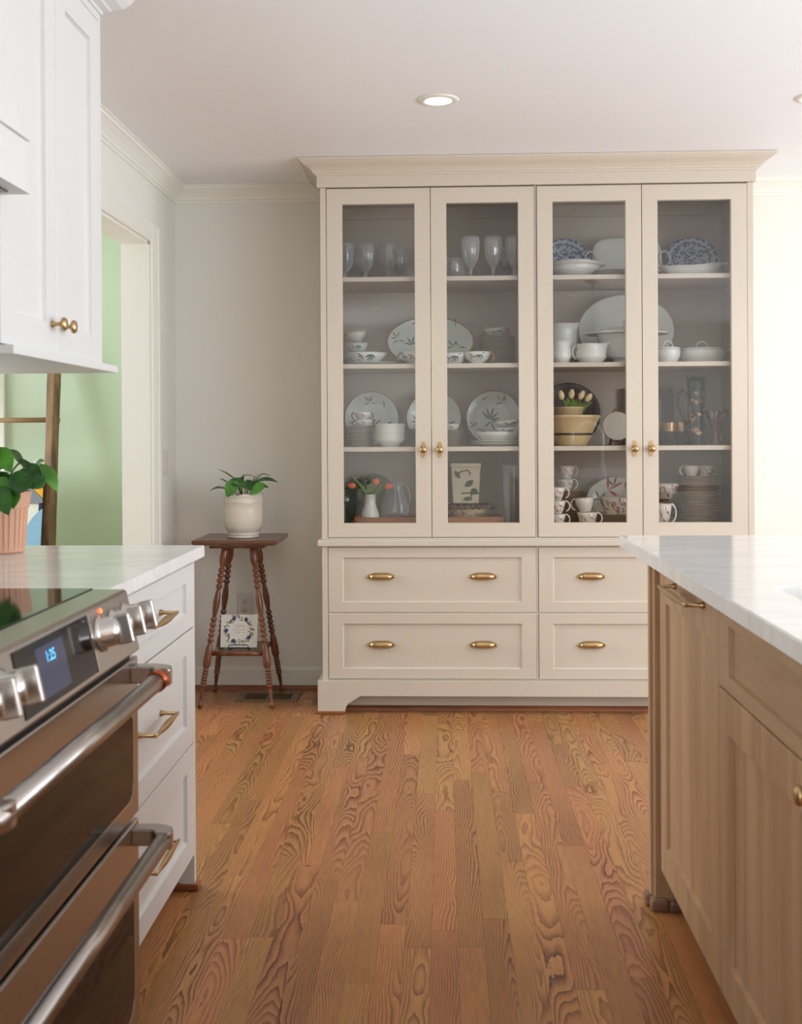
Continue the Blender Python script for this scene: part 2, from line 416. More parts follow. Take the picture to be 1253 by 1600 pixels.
# ceiling with round holes is not needed: the downlights sit on its face
struct('ceiling', MB().box(-4.1, XR + .1, YS - .1, 5.7, ZC, ZC + .1), CEIL)
struct('wall_back', MB().box(XW - TH, XR + .1, YB, YB + .12, 0, ZC), WALL)
OPL, OPR, OPH = 3.12, 4.845, 2.06                      # cased opening in the left wall
w = MB().box(XW - TH, XW, YS, -2.4, 0, ZC).box(XW - TH, XW, -.6, OPL, 0, ZC).box(XW - TH, XW, -2.4, -.6, 0, .85).box(XW - TH, XW, -2.4, -.6, 2.15, ZC).box(XW - TH, XW, OPR, YB, 0, ZC).box(XW - TH, XW, OPL, OPR, OPH, ZC)
struct('wall_left', w, WALL)
def wall_holes(y0, y1, holes, z0, z1, X0, X1):
    mb = MB(); y = y0
    for a, b in holes:
        mb.box(X0, X1, y, a, 0, ZC); mb.box(X0, X1, a, b, 0, z0); mb.box(X0, X1, a, b, z1, ZC); y = b
    mb.box(X0, X1, y, y1, 0, ZC)
    return mb
RW = [(-2.2, -.6), (.1, 2.3), (3.05, 4.75)]
struct('wall_right', wall_holes(YS, YB, RW, .5, 2.2, XR, XR + .12), WALL)
mb = MB().box(-4.1, XR + .1, YS - .12, YS, 0, ZC)
struct('wall_front', mb, WALL)
# windows in the right wall and an added fill window in the left wall (outside the frame; the daylight comes through them)
def window(n, m3, u0, u1, z0, z1, mull):
    f = MB().frame(m3, u0 - .09, u1 + .09, z0 - .09, z1 + .09, .02, .09, .09)
    o = struct('window_%d' % n, f, TRIM)
    sash = MB()
    for i in range(mull):
        a = u0 + (u1 - u0) * i / mull; b = u0 + (u1 - u0) * (i + 1) / mull
        sash.frame(m3, a, b, z0, z1, .03, .035, .04, d0=-.06)
    obj('sash', sash, TRIM, o)
    return o
window(1, mXn(XR), RW[2][0], RW[2][1], .5, 2.2, 2); window(2, mXn(XR), RW[1][0], RW[1][1], .5, 2.2, 3)
window(3, mXn(XR), RW[0][0], RW[0][1], .5, 2.2, 2)
window(4, mXp(XW), -2.4, -.6, .85, 2.15, 2)  # added only to let fill light in from behind the camera
# panelled door behind the camera (seen only as a reflection in the hutch glass)
d = MB()
m3 = lambda u, v, dd: (u, YS + dd, v)
d.box(1.2, 2.1, YS + .001, YS + .02, .01, 2.04)
for a, b in ((.15, .95), (1.1, 1.92)):
    for u in (1.28, 1.7): d.shaker(m3, u, u + .34, a, b, t=.012, w=.02, d0=.02)
struct('door_1', d, mat('brown_door_paint', (112, 84, 70), .5))
struct('trim_5', MB().frame(m3, 1.11, 2.19, -.2, 2.14, .03, .09, .09), TRIM)

# adjoining room seen through the opening
struct('wall_hall_back', MB().box(-3.35, XW - TH, 5.56, 5.66, 0, ZC).box(-4.1, -3.35, 5.56, 5.66, 0, ZC), GREEN) if False else None
g = MB().box(-2.3, XW - TH + .02, 5.56, 5.66, 0, ZC).box(-4.1, -3.5, 5.56, 5.66, 0, ZC).box(-3.5, -2.3, 5.56, 5.66, 0, .7).box(-3.5, -2.3, 5.56, 5.66, 2.2, ZC)
struct('wall_hall_back', g, GREEN)
struct('wall_hall_left', MB().box(-4.1, -4.0, YS, 5.7, 0, ZC), GREEN)
struct('wall_hall_side', MB().box(XW - TH - .006, XW - TH, OPR, 5.56, 0, ZC).box(XW - TH - .006, XW - TH, -.5, OPL, 0, ZC).box(XW - TH - .006, XW - TH, OPL, OPR, OPH, ZC), GREEN)
window(5, lambda u, v, dd: (u, 5.56 - dd, v), -3.5, -2.3, .7, 2.2, 2)
struct('baseboard_hall', MB().box(-4, XW - TH, 5.545, 5.56, 0, .11), TRIM)

# opening: jamb lining and casing
j = MB().box(XW - TH - .008, XW + .002, OPR - .012, OPR + .003, 0, OPH).box(XW - TH - .008, XW + .002, OPL, OPL + .012, 0, OPH).box(XW - TH - .008, XW + .002, OPL, OPR, OPH - .012, OPH + .003)
struct('door_2', j, TRIM)
CW, CH = .125, .08
c = MB()
prof = lambda w_: [(0, 0), (.012, 0), (.016, .006), (.016, w_ - .03), (.02, w_ - .018), (.02, w_), (0, w_)]
c.prism([(o_, t_) for o_, t_ in prof(CW)], lambda u, v, dd: (XW + u, OPR + v, dd), 0, OPH + CH)
c.prism([(o_, t_) for o_, t_ in prof(CW)], lambda u, v, dd: (XW + u, OPL - v * .75, dd), 0, OPH + CH)
c.prism([(o_, t_) for o_, t_ in prof(CH)], lambda u, v, dd: (XW + u, dd, OPH + v), OPL, OPR)
struct('trim_1', c, TRIM)
# crown moulding
CP = [(0, -.078), (.006, -.078), (.008, -.066), (.014, -.062), (.016, -.052), (.03, -.036), (.048, -.02), (.056, -.016), (.058, -.006), (.066, -.004), (.066, 0), (0, 0)]
cp = [(o_, ZC + z_) for o_, z_ in CP]
struct('trim_2', MB().mould([(-.53, YB), (XW, YB), (XW, 2.9)], cp), TRIM)
struct('trim_3', MB().mould([(XR, 0), (XR, YB), (1.31, YB)], cp), TRIM)
# baseboards with stained shoe moulding
BP = [(0, 0), (.014, 0), (.014, .092), (.008, .104), (0, .104)]
SP = [(.014, 0), (.03, 0), (.029, .008), (.024, .015), (.014, .019)]
struct('baseboard_back', MB().mould([(-.545, YB), (XW, YB), (XW, OPR + CW)], BP), TRIM)
struct('baseboard_right', MB().mould([(XR, -2), (XR, YB), (1.335, YB)], BP), TRIM)
struct('trim_4', MB().mould([(-.545, YB), (XW, YB), (XW, OPR + CW)], SP), SHOEW)
struct('trim_6', MB().mould([(XR, -2), (XR, YB), (1.335, YB)], SP), SHOEW)

# downlights
def downlight(x, y, label):
    t = thing('ceiling_light', (x, y, ZC), label, 'ceiling light', 'recessed downlights in the ceiling')
    obj('trim_ring', MB().lathe([(.049, -.002), (.05, -.006), (.058, -.007), (.071, -.004), (.074, 0), (.049, 0)], 40, cap=False), TRIM, t, world=False)
    obj('diffuser', MB().lathe([(0, -.0035), (.05, -.0035), (.05, 0), (0, 0)], 40), LED, t, world=False)
    l = bpy.data.lights.new('downlight_lamp', 'SPOT'); l.energy = 16; l.spot_size = 2.2; l.spot_blend = .8; l.shadow_soft_size = .05; l.color = (1, .9, .78)
    lo = bpy.data.objects.new('downlight_lamp', l); C.objects.link(lo); lo.parent = t; lo.location = (0, 0, -.02)
downlight(-.017, 3.995, 'round recessed ceiling light fully in view above the floor')
downlight(1.325, 4.04, 'recessed ceiling light cut off by the right edge of the photo')
downlight(-.65, -.75, 'recessed ceiling light reflected in the left hutch glass')
downlight(1.1, 0.1, 'recessed ceiling light reflected in the right hutch glass')

# ------------------------------------------------------------ china hutch
HX0, HX1, HY, HB = -.538, 1.325, 4.864, 5.31
hutch = thing('china_hutch', (.393, 5.08, 0), 'large beige built-in china hutch with four glass doors and drawers', 'hutch')
hp = lambda name, mb, m=HUTCH, **k: obj(name, mb, m, hutch, **k)
T = .02
hp('side_panel', MB().box(HX0, HX0 + .025, HY, YB - .002, .757, 2.286), bev=.001)
hp('side_panel', MB().box(HX1 - .026, HX1, HY, YB - .002, .757, 2.286), bev=.001)
hp('side_panel', MB().box(HX0, HX0 + .025, HY, YB - .002, .10, .735), bev=.001)
hp('side_panel', MB().box(HX1 - .026, HX1, HY, YB - .002, .10, .735), bev=.001)
hp('back_panel', MB().box(HX0 + .025, HX1 - .026, HB, HB + .02, .10, 2.3), INNER)
hp('cleat', MB().box(HX0 + .025, HX1 - .026, HB - .014, HB, 2.232, 2.284), INNER)
hp('inner_lining', MB().box(HX0 + .0252, HX0 + .028, HY + .03, HB, .8, 2.284), INNER)
hp('inner_lining', MB().box(HX1 - .029, HX1 - .0262, HY + .03, HB, .8, 2.284), INNER)
hp('partition', MB().box(.384, .404, HY + .024, HB, .8, 2.284), INNER)
hp('partition', MB().box(.3895, .3995, HY + .008, HY + .024, .75, 2.29), HUTCH)
hp('top_panel', MB().box(HX0 + .025, HX1 - .026, HY + .024, HB, 2.284, 2.3), INNER)
hp('bottom_panel', MB().box(HX0 + .025, HX1 - .026, HY + .024, HB, .78, .80), INNER)
SH = (1.903, 1.522, 1.158, .80)
for z in SH[:3]:
    for a, b in ((HX0 + .029, .3835), (.4045, HX1 - .03)):
        hp('shelf', MB().box(a, b, HY + .038, HB, z - .02, z), HUTCH, bev=.001)
# frieze and cornice
hp('frieze', MB().box(HX0 - .014, HX1 + .01, HY - .012, YB - .002, 2.287, ZC - .002), bev=.0015)
CR = [(0, 2.338), (.006, 2.338), (.008, 2.345), (.014, 2.347), (.016, 2.353), (.03, 2.366), (.052, 2.378), (.062, 2.386), (.066, 2.392), (.07, 2.392), (.072, 2.4015), (0, 2.4015)]
CRx = [(o_, z_) for o_, z_ in CR]
hp('cornice', MB().mould([(HX1 + .01, YB - .004), (HX1 + .01, HY - .012), (HX0 - .014, HY - .012), (HX0 - .014, YB - .004)][::-1], [(-o_, z_) for o_, z_ in CRx]) if False else MB().mould([(HX0 - .014, YB - .004), (HX0 - .014, HY - .012), (HX1 + .01, HY - .012), (HX1 + .01, YB - .004)], [(-o_, z_) for o_, z_ in CRx]))
# ledge
hp('ledge', MB().box(HX0 - .017, HX1 + .017, HY - .02, YB - .003, .728, .756), bev=.004)
# face rails: between ledge and doors, drawers
hp('face_frame', MB().box(HX0 + .0252, HX1 - .0262, HY, HY + .02, .7565, .7635).box(HX0 + .025, HX1 - .026, HY + .004, HY + .02, .433, .4405).box(HX0 + .025, HX1 - .026, HY + .004, HY + .02, .13, .15)
   .box(.391, .3995, HY + .003, HY + .02, .13, .73).box(HX0 + .025, HX1 - .026, HY + .008, HY + .02, .72, .73))
# plinth with bracket feet
FX0, FX1 = HX0 - .02, HX1 + .02
def bracket(x0, x1, z0, z1):
    L_ = []
    def foot(xa, sgn):
        # inner foot curve from the floor upwards
        return [(xa, z0), (xa + sgn * .004, z0 + .018), (xa + sgn * .016, z0 + .036), (xa + sgn * .03, z0 + .04), (xa + sgn * .034, z0 + .048),
                (xa + sgn * .044, z0 + .05), (xa + sgn * .052, z0 + .056), (xa + sgn * .066, z0 + .066)]
    a = foot(x0 + .118, 1); b = foot(x1 - .118, -1)
    return [(x0, z0)] + a + list(reversed(b)) + [(x1, z0), (x1, z1), (x0, z1)]
poly = bracket(FX0, FX1, .014, .144)
def prism_strips(mb, poly, m3, d0, d1, z1):
    # concave outline filled as vertical strips
    low = poly[:-2]
    for i in range(len(low) - 1):
        (a, za), (b, zb) = low[i], low[i + 1]
        if b - a < 1e-6: continue
        mb.rings([[m3(a, za, d0), m3(b, zb, d0), m3(b, z1, d0), m3(a, z1, d0)], [m3(a, za, d1), m3(b, zb, d1), m3(b, z1, d1), m3(a, z1, d1)]])
    return mb
hp('plinth', prism_strips(MB(), poly, mY(HY), -.0, .02, .144))
hp('plinth_side', MB().box(FX0, FX0 + .02, HY + .0, YB - .03, .014, .144), bev=.001)
hp('plinth_side', MB().box(FX1 - .02, FX1, HY, YB - .03, .014, .144), bev=.001)
hp('foot_moulding', MB().box(FX0 - .006, FX0 + .12, HY - .027, HY + .03, 0, .0145), SHOEW, bev=.003)
hp('foot_moulding', MB().box(FX1 - .12, FX1 + .006, HY - .027, HY + .03, 0, .0145), SHOEW, bev=.003)
hp('toe_board', MB().box(HX0 + .05, HX1 - .05, HY + .07, HY + .085, .0, .14), HUTCH)
hp('toe_moulding', MB().prism([(0, 0), (.018, 0), (.016, .01), (.01, .017), (0, .02)], lambda u, v, dd: (dd, HY + .07 - u, v), HX0 + .05, HX1 - .05), SHOEW)
hp('carcass_floor', MB().box(HX0 + .025, HX1 - .026, HY + .03, YB - .01, .12, .14))

# door glazing and knobs
def knob_part(parent, x, y, z):
    k_ = obj('knob', MB().lathe([(0, .034), (.008, .033), (.0125, .029), (.0135, .024), (.0115, .019), (.0055, .016), (.005, .004), (.008, 0), (0, 0)], 20,
             M=Matrix.Translation((x, y, z)) @ Matrix.Rotation(PI / 2, 4, 'X') @ Matrix.Scale(1.15, 4)), BRASS, parent)
    # stepped back plate
    pl = []
    for i in range(24):
        a = 2 * PI * i / 24
        u, v = .0108 * math.cos(a), .035 * math.sin(a)
        u = math.copysign(min(abs(u) * 1.5, .0108), u)
        if abs(v) > .02: u *= .8
        pl.append((x + u, z + v))
    obj('back_plate', MB().prism(pl, mY(y), -.001, .0025), BRASS, parent)
GW = .066
doors = [(-.5105, -.0605), (-.0575, .3875), (.4015, .8485), (.8515, 1.2975)]
GZ0, GZ1 = .826, 2.2155
for i, (a, b) in enumerate(doors):
    z0, z1 = .766, 2.282
    dd = hp('door', MB().rings([[(a, HY + .02, z0), (b, HY + .02, z0), (b, HY + .02, z1), (a, HY + .02, z1)],
                           [(a, HY, z0), (b, HY, z0), (b, HY, z1), (a, HY, z1)],
                           [(a + .001, HY - .001, z0 + .001), (b - .001, HY - .001, z0 + .001), (b - .001, HY - .001, z1 - .001), (a + .001, HY - .001, z1 - .001)],
                           [(a + GW, HY - .001, GZ0), (b - GW, HY - .001, GZ0), (b - GW, HY - .001, GZ1), (a + GW, HY - .001, GZ1)],
                           [(a + GW + .002, HY + .008, GZ0 + .002), (b - GW - .002, HY + .008, GZ0 + .002), (b - GW - .002, HY + .008, GZ1 - .002), (a + GW + .002, HY + .008, GZ1 - .002)],
                           [(a + GW + .002, HY + .02, GZ0 + .002), (b - GW - .002, HY + .02, GZ0 + .002), (b - GW - .002, HY + .02, GZ1 - .002), (a + GW + .002, HY + .02, GZ1 - .002)]], close=True))
    obj('glass_pane', MB().box(a + GW, b - GW, HY + .0085, HY + .0115, GZ0, GZ1), GLASSP, dd)
    kx = b - .034 if i % 2 == 0 else a + .034
    knob_part(dd, kx, HY - .001, 1.146)
# drawers
def cup_pull(parent, x, z):
    mb = MB(); n = 14; rings_ = []
    for i in range(n + 1):
        t = i / n; u = -.052 + .104 * t
        prof_ = max(0.0, 1 - abs(2 * t - 1) ** 5)
        h = .006 + .0125 * prof_; dp = .004 + .019 * prof_
        ring = []
        for q in range(9):
            a_ = PI * q / 8
            ring.append((x + u, HY - .002 - dp * math.sin(a_), z + h * math.cos(a_) * (1 if math.cos(a_) > 0 else .8)))
        rings_.append(ring)
    mb.rings(rings_, sm=True)
    mb.box(x - .05, x + .05, HY - .003, HY - .001, z - .012, z + .012)
    for s_ in (-1, 1):
        mb.lathe([(0, .009), (.004, .008), (.0055, .004), (.0065, 0), (0, 0)], 12, M=Matrix.Translation((x + s_ * .056, HY - .001, z)) @ Matrix.Rotation(PI / 2, 4, 'X'))
    obj('cup_pull', mb, BRASS, parent)
for (a, b) in ((-.5105, .3895), (.4015, 1.2975)):
    for (z0, z1, zh) in ((.4405, .7215, .5935), (.1515, .4335, .297)):
        dr = hp('drawer', MB().shaker(mY(HY + .019), a, b, z0, z1, t=.02, w=.061, wv=.043, rec=.009, bv=.005))
        cxx = (a + b) / 2
        for s_ in (-1, 1): cup_pull(dr, cxx + s_ * .222, zh)
        for ch in dr.children: 
            for v in ch.data.vertices: v.co.y += .007   # seated on the recessed panel

# ------------------------------------------------------------ crockery
def interp(prof, r):
    pts = prof
    for (r0, z0), (r1, z1) in zip(pts, pts[1:]):
        if (r0 <= r <= r1) or (r1 <= r <= r0):
            return z0 + (z1 - z0) * (r - r0) / (r1 - r0 if r1 != r0 else 1)
    return pts[-1][1]
def spray(mb, cx, cy, ang, ln, n, surf, mi, spread=2.2, wd=.16):
    """fan of leaf blades, mapped by surf(x, y) -> 3D point"""
    for i in range(n):
        a = ang + (i - (n - 1) / 2) * spread / max(1, n - 1) if n > 1 else ang
        L1 = ln * (1 - .25 * abs(i - (n - 1) / 2) / max(1, n / 2)); w_ = ln * wd
        dx, dy = math.cos(a), math.sin(a); pts = []
        for t, ww in ((0, .15), (.3, .8), (.55, 1), (.8, .6), (1, .05), (.8, -.6), (.55, -1), (.3, -.8)):
            pts.append(surf(cx + dx * L1 * t - dy * w_ * ww * .5, cy + dy * L1 * t + dx * w_ * ww * .5))
        mb.add(pts, [tuple(range(8))], mi)
PLATE = [(0, .0), (.62, .0), (.66, .02), (.97, .15), (1.0, .165), (.995, .18), (.96, .17), (.64, .055), (.58, .035), (0, .03)]
def plate_mesh(r, hs=1.0, sx=1, sy=1, n=40):
    return MB().lathe([(a * r, b * r * hs) for a, b in PLATE], n, sx=sx, sy=sy)
def rim_mesh(r, hs=1.0, sx=1, sy=1):
    return MB().lathe([(.978 * r, .1765 * r * hs), (.99 * r, .1665 * r * hs - .0004), (1.004 * r, .166 * r * hs - .0006), (1.006 * r, .1815 * r * hs + .0006), (.99 * r, .1835 * r * hs + .0005), (.978 * r, .1795 * r * hs)], 40, sx=sx, sy=sy, cap=False)
def plate_surf(r, hs=1.0, sx=1, sy=1):
    top = [(b, z) for b, z in reversed(PLATE[5:])]
    def f(x, y):
        q = math.hypot(x / sx, y / sy) / r
        return (x, y, interp(top, min(q, .99)) * r * hs + .0007)
    return f
def standing(x, z, Y, r, tilt=.2):
    """rotation and location for a plate leaning back on the hutch's rear panel"""
    return (x, Y, z), (PI / 2 - tilt, 0, 0)
def leaf_plate(name, r, x, Y, zs, label, group, cat='plate', sx=1, sy=1, tilt=.16, sprays=(), m=GREYCH, rim=GOLD, pm=(LEAFG, LEAFR), rot=0):
    # plate face points along +Z locally; stand it up facing -Y
    p = obj(name, plate_mesh(r, .8, sx, sy), m, world=False)
    tag(p, label, cat, group)
    if rim: obj('gold_rim', rim_mesh(r, .8, sx, sy), rim, p, world=False)
    if sprays:
        mb = MB(); sf = plate_surf(r, .8, sx, sy)
        for (cx, cy, ang, ln, n, mi) in sprays: spray(mb, cx * r, cy * r, ang, ln * r, n, sf, mi)
        tag(obj('leaf_print', mb, list(pm), p, world=False), kind='stuff')
    h = r * sy
    p.rotation_euler = Euler((PI / 2 - tilt, 0, 0)); 
    p.location = (x, Y - math.sin(tilt) * 0, zs + h * math.cos(tilt) + .001)
    return p
def X(px, Y): return at(px, 683, Y).x
SPR = [(-.05, .62, 2.4, .32, 3, 1), (-.02, .6, .9, .26, 2, 0), (.5, .42, 1.9, .28, 1, 0), (-.6, -.1, 2.2, .3, 3, 0), (-.5, -.2, -1.8, .25, 2, 1), (.55, -.2, -.7, .3, 3, 0), (0.05, -.25, .3, .4, 4, 0), (.0, -.2, 1.9, .3, 3, 1), (-.2, -.7, -.4, .3, 2, 1)]
zt, z2, z3, z4 = SH
zt += 0
# goblets, top shelf left half
GOB = [(0, 0), (.034, 0), (.035, .002), (.02, .006), (.008, .011), (.0065, .02), (.0085, .026), (.0065, .032), (.0085, .042), (.02, .056), (.032, .078), (.0385, .105), (.041, .13), (.0405, .155), (.037, .172),
       (.0355, .172), (.039, .155), (.0395, .13), (.037, .105), (.0305, .079), (.018, .058), (0, .05)]
g0 = tag(obj('goblet', MB().lathe(GOB, 40, flute=10, fa=.035, fz=(.04, .16)), GLASSW, world=False), 'x', 'goblet', 'clear cut glass goblets on the top shelf')
gl = [(541, 5.06, 'clear fluted goblet farthest left on the top shelf, cut by the door frame'),
      (573, 5.06, 'clear fluted goblet, middle of three behind the leftmost glass door'),
      (608.5, 5.06, 'clear fluted goblet nearest the right side of the leftmost glass door'),
      (737, 4.99, 'tall clear goblet, first of three in the second door, brightest'),
      (772, 4.99, 'tall clear goblet in the middle of three in the second door'),
      (805, 4.99, 'tall clear goblet cut off by the right edge of the second door')]
for i, (px, Y, lb) in enumerate(gl):
    o = g0 if i == 0 else dup(g0, (0, 0, 0))
    o.location = (X(px, Y), Y, zt); o['label'] = lb; o.rotation_euler.z = i * .7
    if Y < 5.05: o.scale = (1.0, 1.0, 1.07)
for px, Y, lb in ((560, 5.19, 'clear goblet in the back row between the first two front goblets'), (626, 5.19, 'faint clear goblet in the back row at the right of the first door'), (790, 5.17, 'clear goblet in the back row of the second door')):
    dup(g0, (X(px, Y), Y, zt), label=lb)
TUM = [(0, 0), (.03, 0), (.034, .004), (.04, .085), (.0385, .085), (.032, .007), (0, .006)]
t0 = tag(obj('glass_tumbler', MB().lathe(TUM, 32), GLASSW, world=False), 'low clear glass tumbler right of the goblets in the first door', 'glass')
t0.location = (X(642, 5.1), 5.1, zt); t0.scale = (.8, .8, .9)
j = MB().lathe([(0, 0), (.05, 0), (.056, .006), (.058, .09), (.054, .1), (.0525, .1), (.056, .09), (.054, .008), (0, .006)], 36)
tag(obj('glass_jar', j, GLASSW, loc=None, world=False), 'wide clear glass jar left of the tall goblets in the second door', 'jar').location = (X(709, 5.06), 5.06, zt)

# cups
def cup(r, h, rb, m=CHINA, name='teacup', handle='loop', two=False, pattern=None, pm=(LEAFG, LEAFR), hm=None):
    PO = [(0, .0), (rb, 0), (rb, .004), (rb * 1.05, .007), (r * .82, h * .4), (r * .94, h * .7), (r, h)]
    mb = MB().lathe(PO + [(r - .0022, h), (r * .92 - .002, h * .7), (r * .8, h * .42), (rb, .01), (0, .009)], 32)
    c_ = obj(name, mb, m, world=False)
    for s_ in ((-1, 1) if two else (1,)):
        pts = []
        for i in range(11):
            a = -1.25 + 2.6 * i / 10
            pts.append((s_ * (r * .9 + h * .42 * math.cos(a) * 1.0 - h * .05), 0, h * .58 + h * .42 * math.sin(a)))
        obj('handle', MB().tube(pts, .0032, 8), hm or m, c_, world=False)
    if pattern:
        d_ = MB()
        def sf(x, y):
            zz = max(.006, min(h - .003, y)); rr = interp([(z, rad) for rad, z in PO[2:]], zz) + .0007
            a = x / r
            return (rr * math.sin(a), -rr * math.cos(a), zz)
        for (cx, cy, ang, ln, n, mi) in pattern: spray(d_, cx * r, cy * h, ang, ln * r, n, sf, mi, wd=.2)
        tag(obj('printed_pattern', d_, list(pm), c_, world=False), kind='stuff')
    return c_
BAMB = [(.1, .75, -1.5, .5, 4, 0), (-.4, .7, -2.2, .4, 3, 1), (.35, .75, -.3, .4, 2, 0)]
ROSEP = [(-.1, .35, .8, .6, 2, 1), (.3, .7, .6, .4, 2, 1), (-.6, .7, .2, .3, 3, 0), (.1, .2, -.2, .35, 3, 0), (-.9, .4, .9, .5, 2, 1), (.8, .5, 1.2, .5, 2, 1), (.55, .25, 0, .3, 3, 0), (1.2, .6, .4, .4, 3, 0), (-1.3, .6, 2, .5, 3, 0)]

# --- second shelf left half
ORD = 'bottom second third fourth fifth sixth seventh eighth ninth tenth eleventh twelfth thirteenth fourteenth fifteenth sixteenth seventeenth eighteenth nineteenth twentieth twenty-first'.split()
def nth(i, n, what, where):
    if i == 0: return 'lowest %s of the %s' % (what, where)
    if i == n - 1: return 'topmost %s of the %s' % (what, where)
    return '%s-lowest %s of the %s' % (ORD[i], what, where)
def saucer_stack(n, r, x, Y, z, gap, m, label, group, hs=.8, cat='plate'):
    p0 = None
    for i in range(n):
        if p0 is None:
            p0 = obj('plate', plate_mesh(r, hs, n=32), m, world=False); tag(p0, label, cat, group)
            obj('gold_rim', rim_mesh(r, hs), GOLD, p0, world=False)
            o = p0
        else: o = dup(p0, (0, 0, 0))
        o['label'] = nth(i, n, 'plate', label)
        o.location = (x + random.uniform(-.0015, .0015), Y, z + i * gap)
    return z + (n - 1) * gap + .1755 * r * hs
o = leaf_plate('oval_platter', .118, X(673, 5.2), 5.2, z2, 'large oval platter with green leaf sprays standing at the back of the second shelf', None, 'platter', 1.7, 1.0, .22, [(-1.3, .2, 2.3, .3, 3, 1), (-1.25, .1, -1.4, .3, 2, 0), (-.75, .7, .5, .35, 1, 1), (-.7, -.1, 1.8, .4, 4, 0), (1.0, .6, 1.6, .35, 1, 0), (.9, -.2, 2.2, .35, 3, 0), (1.1, -.2, .9, .35, 2, 1), (-.6, -.2, 0, .4, 3, 1)])
c0 = cup(.046, .042, .022, CHINA, pattern=BAMB, hm=GOLD)
tag(c0, 'leaf-printed cup with handle on its left, stacked highest left on the second shelf', 'cup')
Yc = 5.05
tp = saucer_stack(5, .055, X(545, 5.18), 5.18, z2, .008, GREYCH, 'low stack behind the bowl, far left of the second shelf', 'low stack of plates at the far left of the second shelf')
Yb = 5.0
pl = tag(obj('saucer_plate', plate_mesh(.115, .6), CHINA, world=False), 'flat white plate under the leaf-printed bowl on the second shelf', 'plate'); pl.location = (X(580, 5.03), 5.03, z2)
def bowl(r, h, rb, m, label, name='bowl', cat='bowl', pattern=None, pm=(LEAFG, LEAFR), group=None):
    PO = [(0, 0), (rb, 0), (rb, .004), (rb + .003, .006), (r * .82, h * .55), (r, h)]
    b_ = obj(name, MB().lathe(PO + [(r - .003, h), (r * .8, h * .57), (rb, .01), (0, .009)], 36), m, world=False)
    tag(b_, label, cat, group)
    if pattern:
        d_ = MB()
        def sf(x, y):
            zz = max(.007, min(h - .003, y)); rr = interp([(z, q) for q, z in PO[2:]], zz) + .0008
            a = x / r
            return (rr * math.sin(a), -rr * math.cos(a), zz)
        for (cx, cy, ang, ln, n, mi) in pattern: spray(d_, cx * r, cy * h, ang, ln * r, n, sf, mi, wd=.2)
        tag(obj('printed_pattern', d_, list(pm), b_, world=False), kind='stuff')
    return b_
b1 = bowl(.094, .05, .05, CHINA, 'white bowl with large green leaf print, left end of the second shelf', pattern=[(.3, .8, -1.6, .42, 5, 0), (-.2, .75, -2.3, .3, 4, 1), (.35, .85, -.1, .35, 2, 0), (-.35, .3, -2.2, .25, 2, 1)])
b1.location = (X(573.5, 5.02), 5.02, z2 + .0055)
# two stacked cups above, standing on an upturned bowl behind the bowl
b2 = bowl(.05, .045, .03, CHINA, 'small leaf-printed bowl under the cup with left handle, second shelf', pattern=BAMB)
b2.location = (X(560, 5.14), 5.14, z2 + .07)
st = bowl(.062, .064, .04, GREYCH, 'plain bowl under the stacked cup and bowl, left end of second shelf'); st.location = (X(561, 5.14), 5.14, z2)
st.location.x += .0; b2.location.z = z2 + .065
c0.location = (X(559, 5.14), 5.14, b2.location.z + .0455 + .008); c0.rotation_euler = (0, .12, PI)
# gravy boat between the two doors
c1 = cup(.062, .052, .034, CHINA, name='serving_cup', two=True, pattern=BAMB + [(-1, .7, -1.8, .4, 3, 0)], hm=GOLD); tag(c1, 'wide two-handled leaf-printed cup in front of the oval platter', 'cup'); c1.location = (X(655, 5.0), 5.0, z2); c1.scale = (1.25, 1.1, 1.1)
c3 = bowl(.07, .05, .04, CHINA, 'leaf-printed bowl at the left side of the second door, second shelf', pattern=BAMB); c3.location = (X(708, 5.01), 5.01, z2)
c2 = dup(c0, (X(746, 4.98), 4.98, z2), (0, 0, 0), 'leaf-printed cup with gold handle on its right, front of the second shelf'); c2.scale = (1.3, 1.3, 1.28)
tp = saucer_stack(17, .083, X(777, 5.16), 5.16, z2, .0078, GREYCH, 'tall pale stack topped by a two-handled cup', 'tall stack of pale plates on the second shelf')
c4 = cup(.052, .042, .026, CHINA, two=True, pattern=BAMB, hm=GOLD); tag(c4, 'two-handled leaf-printed cup on top of the tall plate stack', 'cup'); c4.location = (X(776, 5.16), 5.16, z2 + 16 * .0078 + .0035 + .004); c4.rotation_euler = (0, -.1, .2)

# --- third shelf left half
leaf_plate('dinner_plate', .127, X(581, 5.23), 5.23, z3, 'round leaf-printed plate standing at the left end of the third shelf', 'standing leaf-printed plates', sprays=SPR, sy=1, tilt=.1)
leaf_plate('dinner_plate', .127, X(678, 5.23), 5.23, z3, 'round leaf-printed plate standing behind the meeting door frames of the third shelf', 'standing leaf-printed plates', sprays=SPR[2:6], tilt=.1)
leaf_plate('dinner_plate', .127, X(771, 5.23), 5.23, z3, 'round plate with big green leaves standing at the right of the second door', 'standing leaf-printed plates', sprays=[(-.15, -.05, 1.2, .5, 5, 0), (-.1, -.1, -1.2, .4, 3, 0), (.35, .6, 2.4, .35, 3, 1), (.35, .6, .9, .25, 1, 1), (-.5, .65, .4, .35, 1, 1), (-.7, -.3, 2.3, .25, 3, 0), (-.4, -.4, -2, .25, 3, 1)], tilt=.1)
tp = saucer_stack(12, .066, X(563, 5.05), 5.05, z3, .0077, GREYCH, 'stack under two small cups, far left of third shelf', 'stack of small plates under two cups on the third shelf')
cA = cup(.04, .033, .02, CHINA, pattern=[(.2, .7, -2.2, .5, 3, 1)], two=True, hm=LEAFR); tag(cA, 'small handled cup, lower of two on the plate stack, third shelf', 'cup'); cA.location = (X(568, 5.05), 5.05, z3 + 11 * .0077 + .0042)
